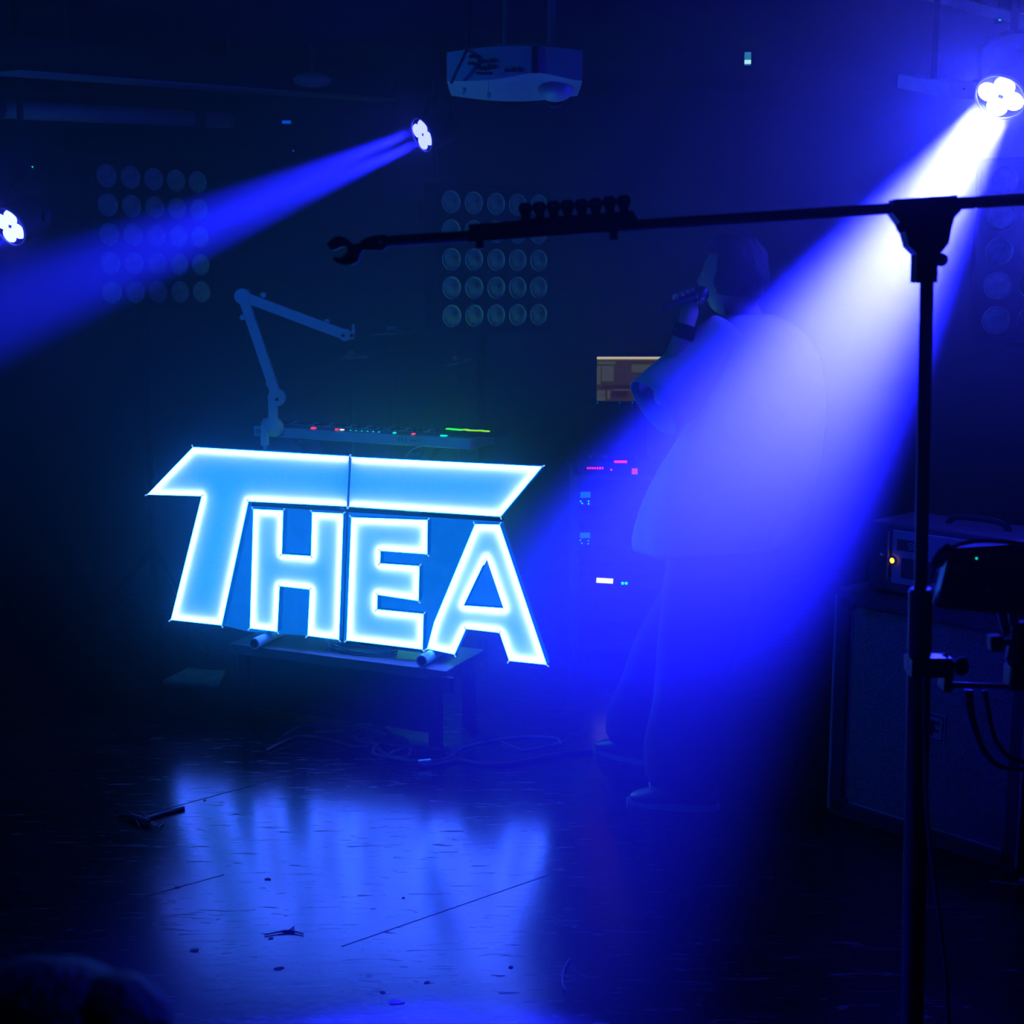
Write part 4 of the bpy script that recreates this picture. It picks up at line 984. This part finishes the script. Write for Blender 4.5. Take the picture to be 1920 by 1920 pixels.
N_ = {'pelvis': (pelvis, .10), 'waist': (pelvis.lerp(chest, .5), .105), 'chest': (chest, .12), 'neck0': (chest.lerp(neck, .75), .075), 'neck': (neck, .052), 'skull': (headc - Vector((0, 0, .02)), .055),
      'sl': (sl, .055), 'ul': (sl.lerp(el, .55), .046), 'el': (el, .040), 'fl': (el.lerp(wl, .4), .042), 'wl': (wl, .027), 'pl': (pl, (.036, .024)),
      'sr': (sr, .055), 'ur': (sr.lerp(er, .55), .046), 'er': (er, .040), 'fr': (er.lerp(wr, .4), .042), 'wr': (wr, .027), 'pr': (pr, (.036, .024)),
      'hl': (hl, .09), 'kl': (kl_, .055), 'cl': (kl_.lerp(al, .3), .055), 'al': (al, .028), 'tl': (Vector((foot_l.x + .0, foot_l.y, .045)), .022),
      'hr': (hr, .09), 'kr': (kr_, .055), 'cr': (kr_.lerp(ar, .3), .055), 'ar': (ar, .028), 'tr': (Vector((foot_r.x + .01, foot_r.y, .045)), .022)}
E_ = [('pelvis', 'waist'), ('waist', 'chest'), ('chest', 'neck0'), ('neck0', 'neck'), ('neck', 'skull'), ('chest', 'sl'), ('sl', 'ul'), ('ul', 'el'), ('el', 'fl'), ('fl', 'wl'), ('wl', 'pl'),
      ('chest', 'sr'), ('sr', 'ur'), ('ur', 'er'), ('er', 'fr'), ('fr', 'wr'), ('wr', 'pr'), ('pelvis', 'hl'), ('hl', 'kl'), ('kl', 'cl'), ('cl', 'al'), ('al', 'tl'), ('pelvis', 'hr'), ('hr', 'kr'), ('kr', 'cr'), ('cr', 'ar'), ('ar', 'tr')]
# microphone line
mh, mt = J(1322, 549, -.13), J(1258, 571, -.14); mdir = (mh - mt).normalized()
roots = ['pelvis']
def fingers(pref, palm, knuck, grip_c, axis, rad, n=4, length=.075, flip=1):
    """four fingers wrapped round a cylinder (centre grip_c, direction axis), and a thumb from the palm's side"""
    for k in range(n):
        off = (k - 1.5) * .019; cc = grip_c + axis * off
        u = (palm - cc); u = (u - axis * u.dot(axis)).normalized(); v = axis.cross(u) * flip
        ids = []
        lf = [1.0, 1.08, 1.0, .86][k]
        for j, an in enumerate((0.15, 0.9, 1.75, 2.6 * lf)):
            p = cc + (u * math.cos(an) + v * math.sin(an)) * (rad + .010)
            key = '%sf%d%d' % (pref, k, j); N_[key] = (p, .0088 - .0008 * j); ids.append(key)
        for a_, b_ in zip(ids, ids[1:]): E_.append((a_, b_))
        roots.append(ids[0])
    u = (palm - grip_c); u = (u - axis * u.dot(axis)).normalized(); v = axis.cross(u) * flip; ids = []
    for j, (an, off) in enumerate(((-.3, .020), (-.9, .034), (-1.6, .042), (-2.3, .046))):
        p = grip_c + axis * off + (u * math.cos(an) + v * math.sin(an)) * (rad + .011)
        key = '%st%d' % (pref, j); N_[key] = (p, .0105 - .001 * j); ids.append(key)
    for a_, b_ in zip(ids, ids[1:]): E_.append((a_, b_))
    roots.append(ids[0])
gc = mt.lerp(mh, .45)
N_['pl'] = (gc + Vector((.014, .012, -.036)), (.030, .030)); N_['pm'] = (gc + Vector((.012, .034, -.012)), (.034, .020)); E_.append(('pl', 'pm'))
fingers('L', N_['pm'][0], None, gc, mdir, .013)
gr = N_['pr'][0] + Vector((-.03, .03, .02)); fingers('R', N_['pr'][0], None, gr, Vector((0, 0, 1)), .014)
skin_obj('body', N_, E_, 'skin', PERF, roots)
head_parts(PERF, headc, FW + Vector((0, 0, -.08)), (0.05, 0, 1), 1.0, True, True)
# T-shirt: body tube plus two wide sleeves
def trg(c, hw, hd, fold=0.0, ph=0.0, tilt=0.0): return ring(c, LF, FW + Vector((0, 0, tilt)), hw, hd, 32, fold, ph, 6)
b = B()
b.loft([trg(J(1404, 588), .070, .070), trg(J(1408, 594), .10, .082), trg(J(1418, 612), .19, .105), trg(J(1432, 645), .25, .135), trg(J(1437, 720), .285, .16, .01), trg(J(1418, 800), .315, .19, .02, .5), trg(J(1384, 880), .325, .235, .03, 1.0), trg(J(1358, 950), .315, .255, .04, 1.3, -.05), trg(J(1342, 1008), .30, .255, .05, 1.6, -.08), trg(J(1342, 1022), .29, .245, .05, 1.6, -.08)], False, False)
def sleeve(p0, p1, r0, r1, ov=.0):
    ax = (p1 - p0).normalized(); s1 = ax.cross(Vector((0, 0, 1))).normalized(); s2 = s1.cross(ax)
    rs = []
    for k in range(6):
        t_ = k / 5; r_ = r0 + (r1 - r0) * t_
        rs.append(ring(p0.lerp(p1, t_), s1, s2, r_, r_ * 1.08, 20, .03 * t_, k, 4))
    return rs
b.loft(sleeve(sl + (sl - el).normalized() * .06, el + (el - sl).normalized() * .035, .105, .098), False, False)
b.loft(sleeve(sr + (sr - er).normalized() * .03, sr.lerp(er, .75), .095, .095), False, False)
shirt = sub(obj('t_shirt', b, 'shirt', PERF, True), 1)
sm = shirt.modifiers.new('cloth_thickness', 'SOLIDIFY'); sm.thickness = .004
# baggy trousers
def leg_tube(h, k, a, rr):
    pts = [h + Vector((0, 0, .05)), h.lerp(k, .35), h.lerp(k, .75), k, k.lerp(a, .35), k.lerp(a, .7), k.lerp(a, .86), Vector((a.x, a.y, .055))]
    rs = []
    for i, p in enumerate(pts):
        r_ = rr[i]; rs.append(ring(p, (1, 0, 0), (0, 1, 0), r_ * 1.12, r_, 24, .02 + (.06 if i in (5, 6) else .02), i * 2.1, 5))
    return rs
b = B(); rr = [.135, .135, .12, .108, .108, .125, .112, .118]
b.loft(leg_tube(hl, kl_, al, rr)); b.loft(leg_tube(hr, kr_, ar, rr))
b.loft([trg(pelvis + Vector((0, 0, .14)), .185, .15), trg(pelvis + Vector((0, 0, .05)), .205, .165), trg(pelvis - Vector((0, 0, .08)), .20, .16), trg(pelvis - Vector((0, 0, .14)), .12, .11)])
sub(obj('trousers', b, 'trousers', PERF, True), 1)
for ft, fd in ((foot_l, FW * .9 + LF * .45), (foot_r, FW)):
    fd = Vector((fd.x, fd.y, 0)).normalized(); sd_ = Vector((-fd.y, fd.x, 0)); hb = ft + Vector((.06, 0, 0)) - fd * .05
    rs = []
    for u, w_, z0, z1 in ((-.06, .02, .02, .05), (-.04, .040, 0.004, .085), (.03, .044, 0.004, .10), (.10, .047, 0.004, .085), (.16, .050, 0.004, .06), (.21, .042, 0.004, .045), (.235, .018, .012, .03)):
        c_ = hb + fd * u; zc = (z0 + z1) / 2
        rs.append(ring(c_ + Vector((0, 0, zc)), sd_, (0, 0, 1), w_, (z1 - z0) / 2, 16))
    shoe = sub(obj('shoe', B().loft(rs), 'shoe', PERF, True), 1)
    for k in range(4):
        u = .095 + .022 * k; z = .098 - .010 * k
        obj('lace', B().tube([hb + fd * u - sd_ * .026 + Vector((0, 0, z - .006)), hb + fd * (u + .006) + Vector((0, 0, z + .006)), hb + fd * u + sd_ * .026 + Vector((0, 0, z - .006))], .0035, 6), 'lace', shoe)
    obj('sole', B().loft([ring(hb + fd * .09 + Vector((0, 0, z)), fd, sd_, .155, .05, 20) for z in (.0, .016)]), 'grey_plastic', shoe)
ax = (wl - el).normalized()
obj('wristband', B().loft([ring(wl - ax * .028 + ax * .022 * k, ax.cross(Vector((0, 1, 0))).normalized(), Vector((0, 1, 0)), .0345, .0345, 18) for k in range(3)]), 'black_plastic', PERF, True)
obj('wristband_stud', B().ball(wl + Vector((-.026, -.018, .0)), .005, 8), 'steel', PERF)
# microphone in the hand
t = thing('microphone', 'black handheld microphone with a bright edge at the performer mouth', 'microphone', mt)
obj('handle', B().cyl(mt, mt.lerp(mh, .72), .010, .0135, 16), mat('dark_grey_enamel', (.05, .05, .05), .2, .6), t, True)
obj('ring', B().cyl(mt.lerp(mh, .72), mt.lerp(mh, .78), .0165, .0165, 16), 'steel', t, True)
obj('grille', B().ball(mt.lerp(mh, .90), (.023, .023, .025), 16), 'dark_metal', t, True)
obj('end_cap', B().cyl(mt - mdir * .03, mt, .006, .010, 12), 'black_plastic', t, True)

# spectator in the near left corner, kneeling, only the top of the head in the picture
KD = .86; scale_ = 2853.0
hx = (55 - 960) / scale_; htop = W(55, 1812, KD).z
SP_ = thing('person', 'dark out of focus spectator at the bottom left corner, only the hair showing', 'person', (hx, KD - .1, 0))
hc = Vector((hx, KD, htop - .135)); nk = hc + Vector((0, -.03, -.13)); cs = nk + Vector((0, -.03, -.19)); pv = Vector((hx, KD - .12, .50))
N_ = {'pv': (pv, .12), 'ws': (pv.lerp(cs, .5), .115), 'cs': (cs, .13), 'n0': (cs.lerp(nk, .75), .075), 'nk': (nk, .052), 'sk': (hc - Vector((0, 0, .02)), .06)}
E_ = [('pv', 'ws'), ('ws', 'cs'), ('cs', 'n0'), ('n0', 'nk'), ('nk', 'sk')]; roots = ['pv']
for s_, n_ in ((1, 'R'), (-1, 'L')):
    sh0 = cs + Vector((s_ * .19, 0, .07)); e0 = sh0 + Vector((s_ * .05, .04, -.28)); w0 = Vector((hx + s_ * .12, KD + .16, .47)); p0 = w0 + Vector((-s_ * .01, .07, -.01))
    h0 = pv + Vector((s_ * .1, 0, -.02)); k0 = Vector((hx + s_ * .13, KD + .02, .065)); a0_ = Vector((hx + s_ * .13, KD - .40, .06)); t0 = Vector((hx + s_ * .13, KD - .56, .045))
    N_.update({n_ + 's': (sh0, .06), n_ + 'e': (e0, .044), n_ + 'w': (w0, .028), n_ + 'p': (p0, (.04, .022)), n_ + 'h': (h0, .095), n_ + 'k': (k0, .064), n_ + 'a': (a0_, .042), n_ + 't': (t0, .03)})
    E_ += [('cs', n_ + 's'), (n_ + 's', n_ + 'e'), (n_ + 'e', n_ + 'w'), (n_ + 'w', n_ + 'p'), ('pv', n_ + 'h'), (n_ + 'h', n_ + 'k'), (n_ + 'k', n_ + 'a'), (n_ + 'a', n_ + 't')]
    for f in range(4):
        b0 = p0 + Vector(((f - 1.5) * .019, .028, 0)); L_ = [.07, .08, .074, .058][f]
        ks = ['%sf%d%d' % (n_, f, j) for j in range(4)]
        for j, kk in enumerate(ks): N_[kk] = (b0 + Vector((0, L_ * j / 3, -.012 * (j / 3) ** 2)), .0088 - .0007 * j)
        E_ += list(zip(ks, ks[1:])); roots.append(ks[0])
    ks = ['%sth%d' % (n_, j) for j in range(3)]
    for j, kk in enumerate(ks): N_[kk] = (p0 + Vector((-s_ * (.03 + .014 * j), .0 + .022 * j, -.004)), .0105 - .001 * j)
    E_ += list(zip(ks, ks[1:])); roots.append(ks[0])
skin_obj('body', N_, E_, 'skin', SP_, roots)
head_parts(SP_, hc, (0, 1, -.08), (0, 0, 1), 1.0, False)
b = B()    # rounded mass of hair with a second lump at the right
b.ball(hc + Vector((-.005, -.010, .022)), (.108, .115, .113), 28)
lump = W(205, 1925, KD); b.ball(Vector((lump.x - .002, KD - .005, lump.z - .012)), (.045, .06, .046), 20)
b.ball(Vector((lump.x - .002, KD - .01, lump.z - .075)), (.05, .06, .075), 20)
for k in range(10):
    a = k * .63; b.ball(hc + Vector((math.cos(a) * .085, -.02 + .02 * math.sin(k), .03 + .075 * abs(math.sin(a)) * .9)), .030, 12)
obj('hair', b, 'hair', SP_, True)
b = B()
X_, Y_ = Vector((1, 0, 0)), Vector((0, 1, 0))
b.loft([ring(nk + Vector((0, -.01, -.07)), X_, Y_, .07, .07), ring(cs + Vector((0, 0, .10)), X_, Y_, .20, .11), ring(cs, X_, Y_, .22, .145, 24, .01), ring(pv.lerp(cs, .5), X_, Y_, .195, .145, 24, .02), ring(pv + Vector((0, 0, -.02)), X_, Y_, .205, .16, 24, .03)], False, False)
for s_ in (1, -1):
    sh0 = cs + Vector((s_ * .17, 0, .075)); e0 = sh0 + Vector((s_ * .05, .035, -.20)); b.loft(sleeve(sh0, e0, .085, .075), False, False)
sub(obj('shirt', b, 'black_matt', SP_, True), 1)
N2 = {k: (v[0], (v[1] if not hasattr(v[1], '__len__') else v[1][0]) + .018) for k, v in N_.items() if k in ('pv', 'Rh', 'Rk', 'Ra', 'Lh', 'Lk', 'La')}
skin_obj('trousers', N2, [('pv', 'Rh'), ('Rh', 'Rk'), ('Rk', 'Ra'), ('pv', 'Lh'), ('Lh', 'Lk'), ('Lk', 'La')], 'trousers', SP_, 'pv', 1)
for s_ in (1, -1):
    rs = []
    for u, w_, h_ in ((0, .03, .03), (.04, .045, .04), (.14, .048, .038), (.22, .044, .03), (.26, .02, .02)):
        rs.append(ring((hx + s_ * .13, KD - .38 - u, h_ + .002), (1, 0, 0), (0, 0, 1), w_, h_, 14))
    obj('shoe', B().loft(rs), 'shoe', SP_, True)
